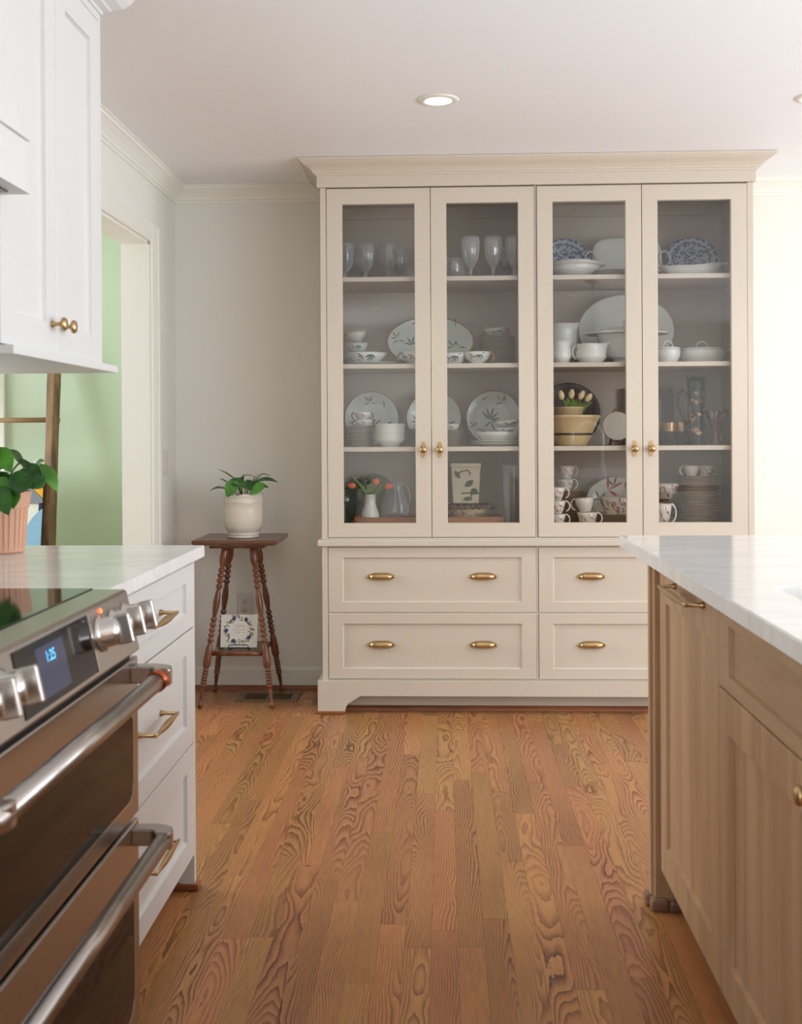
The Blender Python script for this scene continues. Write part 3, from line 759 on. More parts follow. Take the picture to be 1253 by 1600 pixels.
dup(cA, (X(566.5, 5.05), 5.05, cA.location.z + .0335), label='small handled cup, upper of two on the plate stack, third shelf')
for i in range(8):
    if i == 0:
        bb = bowl(.070, .038, .04, CHINA, 'white bowl in the stack in the middle of the leftmost door, third shelf', group='stack of white bowls on the third shelf'); o = bb
    else: o = dup(bb, (0, 0, 0))
    o['label'] = nth(i, 8, 'white bowl', 'bowl stack in the leftmost door'); o.location = (X(609, 5.0), 5.0, z3 + i * .0092)
tp = saucer_stack(10, .066, X(657, 5.07), 5.07, z3, .0076, GREYCH, 'stack beside the left knob in the leftmost door', 'stack of small plates behind the left knobs')
tp = saucer_stack(9, .07, X(702, 5.07), 5.07, z3, .0078, GREYCH, 'small stack at left of second door, third shelf', 'stack of small plates at the left of the second door')
dup(cA, (X(704, 5.07), 5.07, z3 + 8 * .0078 + .0044), label='small cup on the stack at the left side of the second door, third shelf')
pl = tag(obj('deep_plate', plate_mesh(.118, .75), CHINA, world=False), 'wide white plate under the deep dish at right of the second door', 'plate'); pl.location = (X(776, 5.02), 5.02, z3)
pl2 = dup(pl, (X(776, 5.02), 5.02, z3 + .009), label='second wide white plate, directly beneath the deep dish of the second door')
dd_ = bowl(.108, .046, .07, CHINA, 'deep white serving dish at the right of the second door, third shelf', name='serving_dish', cat='dish'); dd_.location = (X(778, 5.02), 5.02, z3 + .0185)
b5 = bowl(.058, .034, .03, CHINA, 'leaf-printed bowl standing in the deep white dish, lower one', pattern=BAMB); b5.location = (X(794, 5.02), 5.02, z3 + .0285 + .019)
b6 = dup(b5, (X(795, 5.02), 5.02, b5.location.z + .0345), (0, -.12, .3), label='leaf-printed bowl lying tilted on the other bowl in the deep dish')

# --- bottom shelf left half
def tray(x0, x1, y0, y1, z, h, label):
    mb = MB().box(x0, x1, y0, y1, z, z + .008)
    t_ = tag(obj('wooden_tray', mb, TRAYW, loc=((x0 + x1) / 2, (y0 + y1) / 2, z)), label, 'tray')
    for a in ((x0, x1, y0, y0 + .01), (x0, x1, y1 - .01, y1), (x0, x0 + .01, y0 + .01, y1 - .01), (x1 - .01, x1, y0 + .01, y1 - .01)):
        obj('rail', MB().box(*a, z + .008, z + h), TRAYW, t_, bev=.001)
    return t_
tray(X(553, 4.97), X(676, 4.97), 4.965, 5.2, z4, .045, 'long brown wooden tray under the white vase, bottom shelf')
tray(X(684, 4.97), X(786, 4.97), 4.965, 5.2, z4, .045, 'brown wooden tray under the ceramic planters in the second door')
VASE = [(0, 0), (.036, 0), (.041, .006), (.0415, .03), (.04, .05), (.03, .076), (.0255, .095), (.026, .13), (.028, .134), (.0265, .134), (.0235, .128), (.0235, .095), (0, .09)]
Yv = 5.03; xv = X(577.5, Yv)
vz = z4 + .0085
vs = tag(obj('ribbed_vase', MB().lathe(VASE, 48, flute=16, fa=.018, fz=(.01, .045)), CHINA, world=False), 'small white ribbed vase with orange tulips on the wooden tray', 'vase'); vs.location = (xv, Yv, vz); vs.scale = (1, 1, 1.02)
def tulip(root_p, head, r, h, m, label, group, axis=None, smat=STEM):
    """flower with stem: root_p at the vase mouth, head = centre of the bloom"""
    root_p, head = Vector(root_p), Vector(head)
    ax = Vector(axis).normalized() if axis else (head - root_p).normalized()
    t_ = thing('tulip', root_p, label, 'flower', group)
    mid = root_p.lerp(head, .55) + Vector((0, 0, .012))
    end = head - ax * h * .5
    pts = [root_p + (mid - root_p) * q for q in (0, .5, 1)] + [mid.lerp(end, .6) , end]
    obj('stem', MB().tube(pts, .0022, 6), smat, t_)
    R_ = ax.to_track_quat('Z', 'Y').to_matrix().to_4x4()
    for k_ in range(3):
        mb = MB()
        mb.lathe([(0, -h * .5), (r * .6, -h * .42), (r, -h * .1), (r * .92, h * .15), (r * .5, h * .42), (0, h * .52)], 12,
                 M=Matrix.Translation(head) @ R_ @ Matrix.Rotation(k_ * 2 * PI / 3, 4, 'Z') @ Matrix.Translation((r * .18, 0, 0)), sx=.72, sy=.95)
        obj('petal', mb, m, t_)
    return t_
mouth = Vector((xv, Yv, vz + .1)); mt = mouth + Vector((0, 0, .034))
for px, py, Y, ax, lb in ((549.5, 759, 4.99, (-1, -.1, .05), 'orange tulip drooping out left of the white vase'), (588, 753, 4.98, (.15, -1, .25), 'round coral tulip in the middle facing the room'), (607.5, 760, 5.0, (1, -.2, .12), 'orange tulip leaning out right of the white vase')):
    tulip(mt + Vector(((px - 577) * .0004, 0, -.03)), at(px, py, Y), .0145 if px != 588 else .0165, .036, ORANGE, lb, None, ax)
def blade(pts, w_, name, m, parent, n=8):
    """long leaf blade along a bent line, w_ = half width"""
    P_ = [Vector(p) for p in pts]
    def bez(t):
        a = P_[0].lerp(P_[1], t); b = P_[1].lerp(P_[2], t); return a.lerp(b, t)
    vs_, fs_ = [], []
    up = Vector((0, -1, .3)).normalized()
    for i in range(n + 1):
        t = i / n; p = bez(t); d_ = (bez(min(1, t + .05)) - bez(max(0, t - .05))).normalized()
        s_ = d_.cross(up).normalized(); q = w_ * math.sin(PI * min(1, t * .9 + .12)) ** .8 + .0004
        vs_ += [p - s_ * q, p - up * q * .3, p + s_ * q]
    for i in range(n):
        for k_ in (0, 1): fs_.append((3 * i + k_, 3 * i + k_ + 1, 3 * i + k_ + 4, 3 * i + k_ + 3))
    return obj(name, MB().add(vs_, fs_, 0, True), m, parent)
lf = thing('tulip_foliage', mt, 'strap-like green leaves of the orange tulips in the white vase', 'foliage')
for px, py, mx_, my_ in ((551, 745, 562, 752), (561, 753, 568, 758), (587, 744, 579, 754), (603, 753, 594, 757), (574, 757, 575, 762)):
    blade([mt + Vector((0, 0, -.03)), at(mx_, my_, Yv - .01), at(px, py, Yv - .02)], .0055, 'leaf', STEM, lf)
# glass behind
gp = tag(obj('glass_plate', plate_mesh(.115, .6), GLASSG, world=False), 'green glass plate standing behind the tulips', 'plate'); gp.rotation_euler = (PI / 2 - .12, 0, 0); gp.location = (X(581, 5.24), 5.24, z4 + .115)
pb = MB().lathe([(0, 0), (.05, 0), (.062, .02), (.066, .05), (.06, .09), (.045, .135), (.036, .17), (.04, .19), (.0385, .19), (.0345, .17), (.0435, .135), (.0585, .09), (.0645, .05), (.06, .021), (0, .006)], 36)
pt = tag(obj('glass_pitcher', pb, GLASSW, world=False), 'clear glass pitcher right of the orange tulips', 'pitcher'); pt.location = (X(616, 5.11), 5.11, z4 + .0085)
obj('handle', MB().tube([(.037 + .034 * math.sin(a), 0, .115 + .062 * math.cos(a)) for a in [PI * i / 12 for i in range(13)]], .004, 8), GLASSW, pt, world=False)
gb = tag(obj('glass_bowl', MB().lathe([(0, 0), (.03, 0), (.05, .03), (.066, .1), (.07, .17), (.068, .17), (.064, .1), (.048, .032), (0, .008)], 36), GLASSG, world=False), 'clear greenish glass bowl at the far left of the bottom shelf', 'bowl'); gb.location = (X(535, 5.1), 5.1, z4)
db = bowl(.05, .035, .03, BLKPL, 'low dark bowl at the right of the tray under the glass pitcher'); db.location = (X(640, 5.03), 5.03, z4 + .0085)
# ceramic planters with relief leaves
rel = mat('relief_ceramic', (196, 186, 160), .4, var=.18, nscale=18, coat=.2)
reld = mat('relief_ceramic_tan', (176, 148, 108), .45, var=.3, nscale=30, coat=.2)
RG = mat('relief_green_glaze', (46, 74, 50), .3, var=.3, nscale=30); RBR = mat('relief_brown_glaze', (84, 58, 42), .35, var=.3, nscale=30)
Yp = 5.09
tp_ = bowl(.108, .078, .095, reld, 'round tan ceramic planter with dark leafy rim on the second wooden tray', name='round_planter', cat='planter'); tp_.location = (X(733, Yp), Yp, z4 + .0085)
rim = MB()
for i in range(26):
    a = 2 * PI * i / 26; rim.lathe([(0, -.012), (.012, -.006), (.014, .0), (.009, .008), (0, .011)], 7, M=Matrix.Translation((.107 * math.cos(a), .107 * math.sin(a), .078 + random.uniform(-.003, .003))))
tag(obj('leafy_rim', rim, RBR, tp_, world=False), kind='stuff')
d_ = MB()
for k_ in range(26):
    a0 = random.uniform(-1.3, 1.3); zz = random.uniform(.012, .05)
    def sf(x, y, a0=a0):
        a = a0 + x / .105; return (.1065 * math.sin(a), -.1065 * math.cos(a), max(.004, min(.066, y)))
    spray(d_, 0, zz, random.uniform(0, 6.28), .02, 3, sf, 0, wd=.35)
tag(obj('relief_leaves', d_, RBR, tp_, world=False), kind='stuff')
sq = MB()
for z0_, z1_, w0, w1 in ((0, .16, .058, .066),):
    sq.rings([[(-w0, -w0 * .8, 0), (w0, -w0 * .8, 0), (w0, w0 * .8, 0), (-w0, w0 * .8, 0)], [(-w1, -w1 * .8, .16), (w1, -w1 * .8, .16), (w1, w1 * .8, .16), (-w1, w1 * .8, .16)],
              [(-w1 - .005, -w1 * .8 - .005, .168), (w1 + .005, -w1 * .8 - .005, .168), (w1 + .005, w1 * .8 + .005, .168), (-w1 - .005, w1 * .8 + .005, .168)],
              [(-w1 - .003, -w1 * .8 - .003, .182), (w1 + .003, -w1 * .8 - .003, .182), (w1 + .003, w1 * .8 + .003, .182), (-w1 - .003, w1 * .8 + .003, .182)],
              [(-w1 + .008, -w1 * .8 + .008, .182), (w1 - .008, -w1 * .8 + .008, .182), (w1 - .008, w1 * .8 - .008, .182), (-w1 + .008, w1 * .8 - .008, .182)],
              [(-w0 + .008, -w0 * .8 + .008, .02), (w0 - .008, -w0 * .8 + .008, .02), (w0 - .008, w0 * .8 - .008, .02), (-w0 + .008, w0 * .8 - .008, .02)]])
sp = tag(obj('square_planter', sq, rel, world=False, bev=.004), 'tall square cream planter with raised green leaves and vines', 'planter')
sp.location = (X(727, Yp), Yp, z4 + .0085 + .079 + .013)
fb = Matrix.Translation((0, -.0545, 0)) @ Matrix.Rotation(PI / 2 + .04, 4, 'X')
dl = MB()
def sfq(x, y): p = Matrix.Translation((0, -.0478 - .0012, 0)) @ Vector((x, -y * .035, y)); return tuple(p)
for (cx, cy, ang, ln, wd_, mi) in ((-.005, .075, .65, .05, .55, 0), (.02, .05, .3, .035, .9, 0), (-.05, .15, -1.0, .045, .4, 0), (-.012, .02, .1, .04, .5, 0), (.03, .045, .1, .035, .3, 0)):
    spray(dl, cx, cy, ang, ln, 1, lambda x, y: (sfq(x, y)[0], sfq(x, y)[1] - .003, y), mi, wd=wd_)
tag(obj('raised_leaf', dl, RG, sp, world=False), kind='stuff')
vn = MB().tube([(-.045, -.052, .125), (-.02, -.053, .145), (.01, -.054, .15), (.022, -.053, .138), (.015, -.052, .128)], .003, 6).tube([(-.02, -.05, .045), (.005, -.05, .048), (.04, -.05, .045)], .0025, 6).tube([(.025, -.05, .045), (.024, -.05, .015)], .0025, 6)
tag(obj('raised_vine', vn, RBR, sp, world=False), kind='stuff')
gv = tag(obj('glass_vase', MB().lathe([(0, 0), (.035, 0), (.04, .01), (.047, .15), (.05, .26), (.053, .275), (.0515, .275), (.0485, .26), (.0455, .15), (.038, .012), (0, .008)], 28, flute=14, fa=.01, fz=(.02, .25)), GLASSW, world=False), 'tall clear ribbed glass vase right of the square planter', 'vase'); gv.location = (X(802, 5.06), 5.06, z4)

# --- top shelf right half
def blueplate_mat():
    m, nt, b = nodes('blue_printed_china'); L = nt.links.new
    tc = N(nt, 'ShaderNodeTexCoord')
    vo = N(nt, 'ShaderNodeTexVoronoi', i_Scale=70.0); L(tc.outputs['Object'], vo.inputs['Vector'])
    n1 = N(nt, 'ShaderNodeTexNoise', i_Scale=60.0, i_Detail=3.0, i_Distortion=1.5); L(tc.outputs['Object'], n1.inputs['Vector'])
    ad = N(nt, 'ShaderNodeMath', operation='ADD'); L(vo.outputs['Distance'], ad.inputs[0]); L(n1.outputs[0], ad.inputs[1])
    ln = N(nt, 'ShaderNodeVectorMath', operation='LENGTH'); L(tc.outputs['Object'], ln.inputs[0])
    # ring bands
    sn = N(nt, 'ShaderNodeMath', operation='MULTIPLY'); sn.inputs[1].default_value = 240; L(ln.outputs['Value'], sn.inputs[0])
    si = N(nt, 'ShaderNodeMath', operation='SINE'); L(sn.outputs[0], si.inputs[0])
    gt = N(nt, 'ShaderNodeMath', operation='GREATER_THAN'); gt.inputs[1].default_value = .083; L(ln.outputs['Value'], gt.inputs[0])
    mu = N(nt, 'ShaderNodeMath', operation='MULTIPLY'); L(si.outputs[0], mu.inputs[0]); L(gt.outputs[0], mu.inputs[1])
    sc = N(nt, 'ShaderNodeMath', operation='MULTIPLY_ADD'); sc.inputs[1].default_value = -.28; L(mu.outputs[0], sc.inputs[0]); L(ad.outputs[0], sc.inputs[2])
    cr = N(nt, 'ShaderNodeValToRGB'); L(sc.outputs[0], cr.inputs[0]); e = cr.color_ramp.elements
    e[0].position = .86; e[0].color = (*lin((58, 76, 124)), 1); e[1].position = 1.12; e[1].color = (*lin((180, 188, 204)), 1)
    L(cr.outputs[0], b.inputs['Base Color']); b.inputs['Roughness'].default_value = .2
    return m
BLUEP = blueplate_mat()
for px, lb in ((882, 'blue and white plate standing in the third door, top shelf'), (1081, 'blue and white plate standing in the rightmost door, top shelf')):
    leaf_plate('blue_plate', .118, X(px, 5.22), 5.22, zt, lb, 'standing blue and white plates', m=BLUEP, rim=None, tilt=.3).scale = (1, .86, 1)
    bpy.context.view_layer.update()
# white platter with pierced handles
pm_ = MB()
def srect(a, b, n, k=4.0):
    return [(abs(math.cos(t)) ** (2 / k) * math.copysign(a, math.cos(t)), abs(math.sin(t)) ** (2 / k) * math.copysign(b, math.sin(t))) for t in [2 * PI * (i + .5) / n for i in range(n)]]
def platter_rings(a, b, zs):
    return [[(x_, y_, z_) for x_, y_ in srect(a * s_, b * s_, 48)] for s_, z_ in zs]
pm_.rings(platter_rings(.158, .105, ((.72, 0), (.75, .003), (.98, .016), (1, .019), (.98, .021), (.74, .009), (.70, .007))), sm=True)
pw = tag(obj('white_platter', pm_, CHINA, world=False), 'rectangular white platter with pierced side handles standing on the top shelf', 'platter')
for s_ in (-1, 1):
    ring = [(s_ * .168 + .024 * math.cos(t), .002 + .036 * math.sin(t), .0185) for t in [2 * PI * i / 20 for i in range(21)]]
    obj('handle', MB().tube(ring, .0085, 8, fl=.5), CHINA, pw, world=False)
pw.rotation_euler = (PI / 2 - .2, 0, 0); pw.location = (X(979.5, 5.23), 5.21, zt + .104)
co_ = bowl(.122, .055, .06, CHINA, 'wide white covered dish at the left of the third door, top shelf', name='serving_dish', cat='dish'); co_.location = (X(897, 5.04), 5.04, zt)
obj('rim', MB().lathe([(.118, .052), (.14, .057), (.142, .06), (.118, .057)], 40, cap=False), CHINA, co_, world=False)
c2_ = bowl(.115, .02, .08, CHINA, 'shallow white bowl resting in the wide dish of the third door'); c2_.location = (X(896, 5.04), 5.04, zt + .052)
saucer_stack(3, .085, X(957, 5.03), 5.03, zt, .009, CHINA, 'low white stack right of the wide dish, top shelf', 'low stack of white plates on the top shelf', .7)
saucer_stack(3, .06, X(1014, 5.03), 5.03, zt, .008, CHINA, 'low stack behind the right door frames, top shelf', 'low stack of small plates behind the right door frames', .7)
bt = MB()
rs = []
for z_, a_, b_ in ((0, .1, .045), (.004, .106, .048), (.03, .13, .06), (.042, .142, .066), (.045, .148, .07), (.047, .146, .068), (.04, .136, .062), (.01, .1, .046)):
    rs.append([(a_ * math.cos(t), b_ * math.sin(t), z_ + (.016 * max(0, math.cos(t)) if z_ > .02 else 0)) for t in [2 * PI * i / 40 for i in range(40)]])
bt.rings(rs, sm=True)
bo = tag(obj('boat_dish', bt, CHINA, world=False), 'long white boat-shaped dish in front of the right blue plate', 'dish'); bo.location = (X(1082, 5.03), 5.03, zt)
obj('handle', MB().tube([(.14, -.03, .056), (.158, -.02, .06), (.166, 0, .062), (.158, .02, .06), (.14, .03, .056)], .0035, 8), CHINA, bo, world=False)

# --- second shelf right half
leaf_plate('oval_platter', .165, X(978, 5.22), 5.22, z2, 'very large plain white oval platter standing in the right half', None, 'platter', 1.33, 1.0, .12, m=CHINA, rim=None)
def pitcher(r, h, label, name='pitcher', hand=-1, sp_=.014, rb=None, neck=.8):
    rb = rb or r * .75
    PO = [(0, 0), (rb, 0), (rb * 1.02, .004), (r, h * .3), (r * .98, h * .5), (r * neck, h * .82), (r * (neck + .06), h)]
    rs_ = []
    for (q, z_) in PO + [(r * (neck + .06) - .003, h), (r * neck - .003, h * .82), (r * .95, h * .5), (rb * .9, .01), (0.0, .01)]:
        ring = []
        for i in range(36):
            a = 2 * PI * i / 36; t = max(0, z_ / h - .7) / .3
            b_ = max(0, math.cos(a)) ** 6 * sp_ * t * (-hand)
            ring.append((max(q, 1e-4) * math.cos(a) * 1 + (b_ if hand < 0 else 0), max(q, 1e-4) * math.sin(a), z_ + (abs(b_) * .4)))
        if hand > 0: ring = [(-x_, y_, z__) for x_, y_, z__ in ring]
        rs_.append(ring)
    p_ = tag(obj(name, MB().rings(rs_, sm=True), CHINA, world=False), label, 'pitcher')
    pts = []
    for i in range(13):
        a = -1.3 + 2.75 * i / 12
        pts.append((hand * (r * .86 + h * .26 * math.cos(a)), 0, h * .58 + h * .36 * math.sin(a)))
    obj('handle', MB().tube(pts, .0042, 8), CHINA, p_, world=False)
    return p_
p1 = pitcher(.064, .19, 'tall plain white pitcher at the back left of the third door', hand=-1, neck=.9); p1.location = (X(881, 5.14), 5.14, z2)
p2 = pitcher(.046, .1, 'small white pitcher in front of the tall pitcher', hand=-1); p2.location = (X(877, 5.0), 5.0, z2)
p3 = pitcher(.068, .085, 'round white creamer with handle left and spout right', name='creamer', hand=-1, sp_=.03, neck=.9); p3.location = (X(924, 4.99), 4.99, z2)
tu = tag(obj('soup_tureen', MB().lathe([(0, 0), (.06, 0), (.062, .006), (.05, .014), (.055, .022), (.085, .05), (.105, .09), (.11, .128), (.113, .132), (.107, .132), (.102, .09), (.08, .05), (0, .03)], 44), CHINA, world=False), 'large white lidded tureen in front of the oval platter', 'tureen'); tu.location = (X(980, 5.055), 5.055, z2); tu.scale = (1.2, .93, 1)
obj('lid', MB().lathe([(.152, .132), (.156, .134), (.154, .138), (.11, .146), (.07, .16), (.02, .168), (.01, .172), (.012, .18), (.017, .188), (.012, .196), (0, .199), (0, .16), (.1, .132)], 44, cap=False), CHINA, tu, world=False)
def lidded(r, h, label, name, long=1.0):
    b_ = tag(obj(name, MB().lathe([(0, 0), (r * .72, 0), (r * .74, .004), (r * .96, h * .45), (r, h * .8), (r * .97, h), (r * .9, h), (r * .9, h * .8), (r * .7, .01), (0, .01)], 36, sx=long), CHINA, world=False), label, 'dish')
    obj('lid', MB().lathe([(r * 1.0, h), (r * 1.0, h + .003), (r * .7, h + .009), (0, h + .013), (0, h)], 36, sx=long), CHINA, b_, world=False)
    obj('lid_handle', MB().tube([(.02 * math.cos(a) * (1 + .3 * (long > 1)), 0, h + .01 + .026 * math.sin(a)) for a in [PI * i / 10 for i in range(11)]], .0032, 8), CHINA, b_, world=False)
    return b_
l1 = lidded(.055, .062, 'small white lidded sugar bowl with loop, second shelf right', 'sugar_bowl'); l1.location = (X(1044, 5.0), 5.0, z2)
l2 = lidded(.085, .064, 'long white casserole with loop lid and side handle, second shelf right', 'casserole', 1.25); l2.location = (X(1097, 5.09), 5.09, z2)
obj('side_handle', MB().tube([(.1, -.02, .06), (.128, -.014, .062), (.132, 0, .062), (.128, .014, .062), (.1, .02, .06)], .0035, 8), CHINA, l2, world=False)

# --- third shelf right half
mbw = tag(obj('mixing_bowl', MB().lathe([(0, 0), (.068, 0), (.072, .006), (.088, .035), (.1145, .1), (.126, .122), (.13, .126), (.13, .136), (.124, .136), (.11, .1), (.07, .01), (0, .01)], 44), YELW, world=False), 'yellow stoneware mixing bowl with dark band in the third door', 'bowl'); mbw.location = (X(892, 5.03), 5.03, z3)
obj('dark_band', MB().lathe([(.0935, .047), (.0945, .048), (.0975, .056), (.0965, .057)], 44, cap=False), BANDB, mbw, world=False)
b7 = tag(obj('handled_bowl', MB().lathe([(0, 0), (.05, 0), (.052, .004), (.066, .05), (.07, .056), (.066, .056), (.05, .006), (0, .006)], 36), YELW, world=False), 'small yellow handled bowl of tulips set in the mixing bowl', 'bowl'); b7.location = (X(889, 5.03), 5.03, z3 + .1165)
obj('handle', MB().tube([(-.062, 0, .05), (-.084, 0, .05), (-.092, 0, .03), (-.084, 0, .01)], .004, 8), YELW, b7, world=False)
inb = tag(obj('nested_bowl', MB().lathe([(0, 0), (.06, 0), (.1, .09), (.101, .095), (.097, .095), (.058, .006), (0, .006)], 36), YELW, world=False), 'yellow bowl nested inside the banded mixing bowl', 'bowl'); inb.location = (X(892, 5.03), 5.03, z3 + .0205)
bp_ = tag(obj('black_plate', plate_mesh(.145, .6), BLKPL, world=False), 'round black plate standing behind the yellow bowls', 'plate'); bp_.rotation_euler = (PI / 2 - .12, 0, 0); bp_.location = (X(889, 5.24), 5.24, z3 + .145)
mt2 = Vector((X(896, 5.03), 5.03, z3 + .165))
for px, py, lb, ax in ((877, 617.5, 'cream tulip at the left of the four in the yellow bowl', (-.15, 0, 1)), (893, 615.5, 'cream tulip second from left, standing upright', (.15, 0, 1)), (908.5, 617.5, 'cream tulip third from left, leaning right', (.5, 0, 1)), (919.5, 621.5, 'cream tulip at the right, widest open', (.7, -.3, 1))):
    tulip(mt2 + Vector(((px - 897) * .0012, 0, -.035)), at(px, py, 5.02), .0145, .044, CREAMP, lb, 'cream tulips in the yellow bowl' if False else None, ax)
lf = thing('tulip_foliage', mt2, 'green leaves of the cream tulips in the yellow bowl', 'foliage')
for px, py in ((880, 625), (886, 622), (896, 622), (902, 625), (915, 630), (926, 629), (890, 630), (909, 628)):
    e_ = at(px, py, 5.01); blade([mt2 + Vector(((px - 897) * .001, 0, -.04)), mt2.lerp(e_, .6) + Vector((0, 0, .01)), e_], .0075, 'leaf', STEM, lf)
sc_ = leaf_plate('gold_rimmed_saucer', .066, X(964, 5.08), 5.08, z3 + .02, 'scalloped saucer with gold rim and handles on a black stand', None, m=CREAMCH, tilt=.15)
for s_ in (-1, 1): obj('gold_handle', MB().tube([(.018 * math.cos(a), s_ * (.062 + .014 * math.sin(a)), .01) for a in [PI * i / 8 for i in range(9)]], .0028, 6), GOLD, sc_, world=False)
ps = tag(obj('plate_stand', MB().tube([(-.03, -.028, 0), (-.03, -.024, .03)], .0025, 6).tube([(-.03, -.026, .006), (-.03, .035, 0), (-.012, .03, .07)], .0025, 6).tube([(.03, -.028, 0), (.03, -.024, .03)], .0025, 6).tube([(.03, -.026, .006), (.03, .035, 0), (.012, .03, .07)], .0025, 6).tube([(-.03, -.012, .0165), (.03, -.012, .0165)], .0025, 6), BLACK, world=False), 'small black wire stand under the gold-rimmed saucer', 'plate stand'); ps.location = (X(964, 5.08), 5.085, z3 + .0026)
fr_ = thing('picture_frame', (X(1012, 5.27), 5.27, z3), 'dark grey picture frame leaning behind the iridescent tumblers', 'picture frame')
obj('frame', MB().frame(lambda u, v, d: (u, -d + v * .06, v), -.115, .115, .001, .262, .014, .045, .045, d0=0), FRAMEM, fr_, world=False)
obj('picture', MB().box(-.075, .075, -.004, -.001, .04, .22, M=Matrix.Rotation(-.06, 4, 'X')), mat('pale_picture', (168, 160, 150), .6, var=.2, nscale=20), fr_, world=False)
vp_ = MB().lathe([(0, 0), (.044, 0), (.045, .004), (.0395, .012), (.038, .1), (.037, .2), (.0395, .27), (.0445, .302), (.0425, .302), (.036, .265), (.034, .1), (0, .02)], 40, flute=8, fa=.02, fz=(.02, .28))
gpch = tag(obj('iridescent_pitcher', vp_, CARNIV, world=False), 'tall dark green iridescent glass pitcher in the rightmost door', 'pitcher'); gpch.location = (X(1088, 5.05), 5.05, z3)
obj('handle', MB().tube([(-.038, 0, .235), (-.06, 0, .245), (-.078, 0, .22), (-.08, 0, .18), (-.068, 0, .14), (-.05, 0, .11), (-.038, 0, .09)], .0055, 8), CARNIV, gpch, world=False)
orn = MB()
for k_ in range(34):
    a0 = random.uniform(-1.3, 1.3); zz = random.uniform(.04, .23)
    def sf(x, y, a0=a0):
        a = a0 + x / .04; return (.0405 * math.sin(a), -.0405 * math.cos(a), y)
    spray(orn, 0, zz, random.uniform(0, 6.28), .016, 3, sf, 0, wd=.4)
tag(obj('gilt_relief', orn, CARNIA, gpch, world=False), kind='stuff')
TUB = [(0, 0), (.026, 0), (.028, .004), (.029, .08), (.033, .1), (.0315, .1), (.027, .08), (.026, .01), (0, .01)]
q0 = tag(obj('iridescent_tumbler', MB().lathe(TUB, 28), CARNIV, world=False), 'dark iridescent tumbler left of the tall pitcher, middle of three', 'glass')
obj('gilt_band', MB().lathe([(.0296, .062), (.0298, .08), (.0338, .1), (.0335, .101)], 28, cap=False), CARNIA, q0, world=False)
q0.location = (X(1045, 5.04), 5.04, z3)
dup(q0, (X(1028, 5.09), 5.09, z3), label='dark iridescent tumbler half behind the left frame of the rightmost door')
dup(q0, (X(1063, 5.1), 5.1, z3), label='dark iridescent tumbler tucked behind the handle of the tall pitcher')
rv = MB(); prr = [(.0, 0), (.026, 0), (.024, .01), (.016, .03), (.022, .07), (.03, .11), (.046, .148), (.044, .148), (.026, .11), (.018, .07), (0, .03)]
rs = []
for (q, z_) in prr:
    rs.append([(max(q, 1e-4) * (1 + .16 * math.cos(7 * a) * max(0, (z_ - .09) / .06)) * math.cos(a), max(q, 1e-4) * (1 + .16 * math.cos(7 * a) * max(0, (z_ - .09) / .06)) * math.sin(a), z_ + .01 * math.sin(7 * a) * max(0, (z_ - .1) / .05)) for a in [2 * PI * i / 56 for i in range(56)]])
rv.rings(rs, sm=True)
tag(obj('ruffled_vase', rv, CARNIP, world=False), 'ruffled violet glass vase right of the tall dark pitcher', 'vase').location = (X(1119, 5.06), 5.06, z3)

# --- bottom shelf right half: rose-printed tea set
RP = (OLIVE, ROSE)
r0 = cup(.04, .058, .024, CREAMCH, pattern=ROSEP, pm=RP); tag(r0, 'x', 'cup', 'rose-printed cups on the bottom shelf')
def rcup(px, Y, z, lab, rz=0, tilt=0, sc=1.0):
    o = dup(r0, (X(px, Y), Y, z), (0, tilt, rz), lab); o.scale = (sc, sc, sc); return o
saucer_stack(20, .078, X(884, 5.14), 5.14, z4, .0076, CREAMCH, 'tall stack behind the rose cups, third door', 'tallest plate stack on the bottom shelf', .75)
zz = z4 + 19 * .0076 + .004
rcup(882, 5.14, zz, 'rose-printed cup, lower of two on the tallest plate stack'); rcup(884, 5.14, zz + .059, 'rose-printed cup on top of the highest cup stack', .3)
for i in range(3): rcup(869 if i < 2 else 868, 4.97, z4 + .0005 + i * .0585, ['rose-printed cup at the bottom of the three-cup pile, far left', 'rose-printed cup in the middle of the three-cup pile, far left', 'rose-printed cup on top of the three-cup pile, far left'][i], -.15)
rcup(917, 4.98, z4 + .0005, 'rose-printed cup, lower of two in the centre of the third door', -.2, 0, 1.12)
rcup(914, 4.98, z4 + .067, 'rose-printed cup lying tilted on another in the centre', 2.9, .1, 1.05)
saucer_stack(6, .098, X(958, 5.06), 5.06, z4, .008, CREAMCH, 'low stack under the large rose-printed bowl', 'low plate stack under the rose-printed serving bowl', .75)
tb = cup(.072, .085, .045, CREAMCH, name='serving_bowl', pattern=ROSEP + [(0, .5, .7, .5, 2, 1)], pm=RP); tag(tb, 'large rose-printed bowl with handle on its left, on a plate stack', 'bowl'); tb.location = (X(962, 5.06), 5.06, z4 + 5 * .008 + .0045); tb.rotation_euler = (0, 0, PI - .2)
for ch in tb.children:
    if ch.name.startswith('printed'): ch.rotation_euler.z = PI
leaf_plate('rose_platter', .13, X(963, 5.24), 5.24, z4, 'rose-printed platter standing behind the large rose bowl', None, 'platter', 1.1, .8, .15, sprays=[(-.3, .35, .5, .6, 3, 1), (-.1, .5, 1.3, .35, 3, 0), (.3, .4, .3, .4, 3, 0), (.5, 0, 1, .4, 2, 1), (-.6, 0, 2, .4, 3, 0)], m=CREAMCH, rim=None, pm=RP)
saucer_stack(21, .093, X(1090, 5.08), 5.08, z4, .0105, CREAMCH, 'broad tall stack in the rightmost door', 'broad tall plate stack in the rightmost door', .7)
zz = z4 + 20 * .0105 + .004
rcup(1080, 5.08, zz, 'rose-printed cup on the broad plate stack, left one', PI, 0, .9); rcup(1101, 5.1, zz, 'rose-printed cup on the broad plate stack, right one', .2, 0, .9)
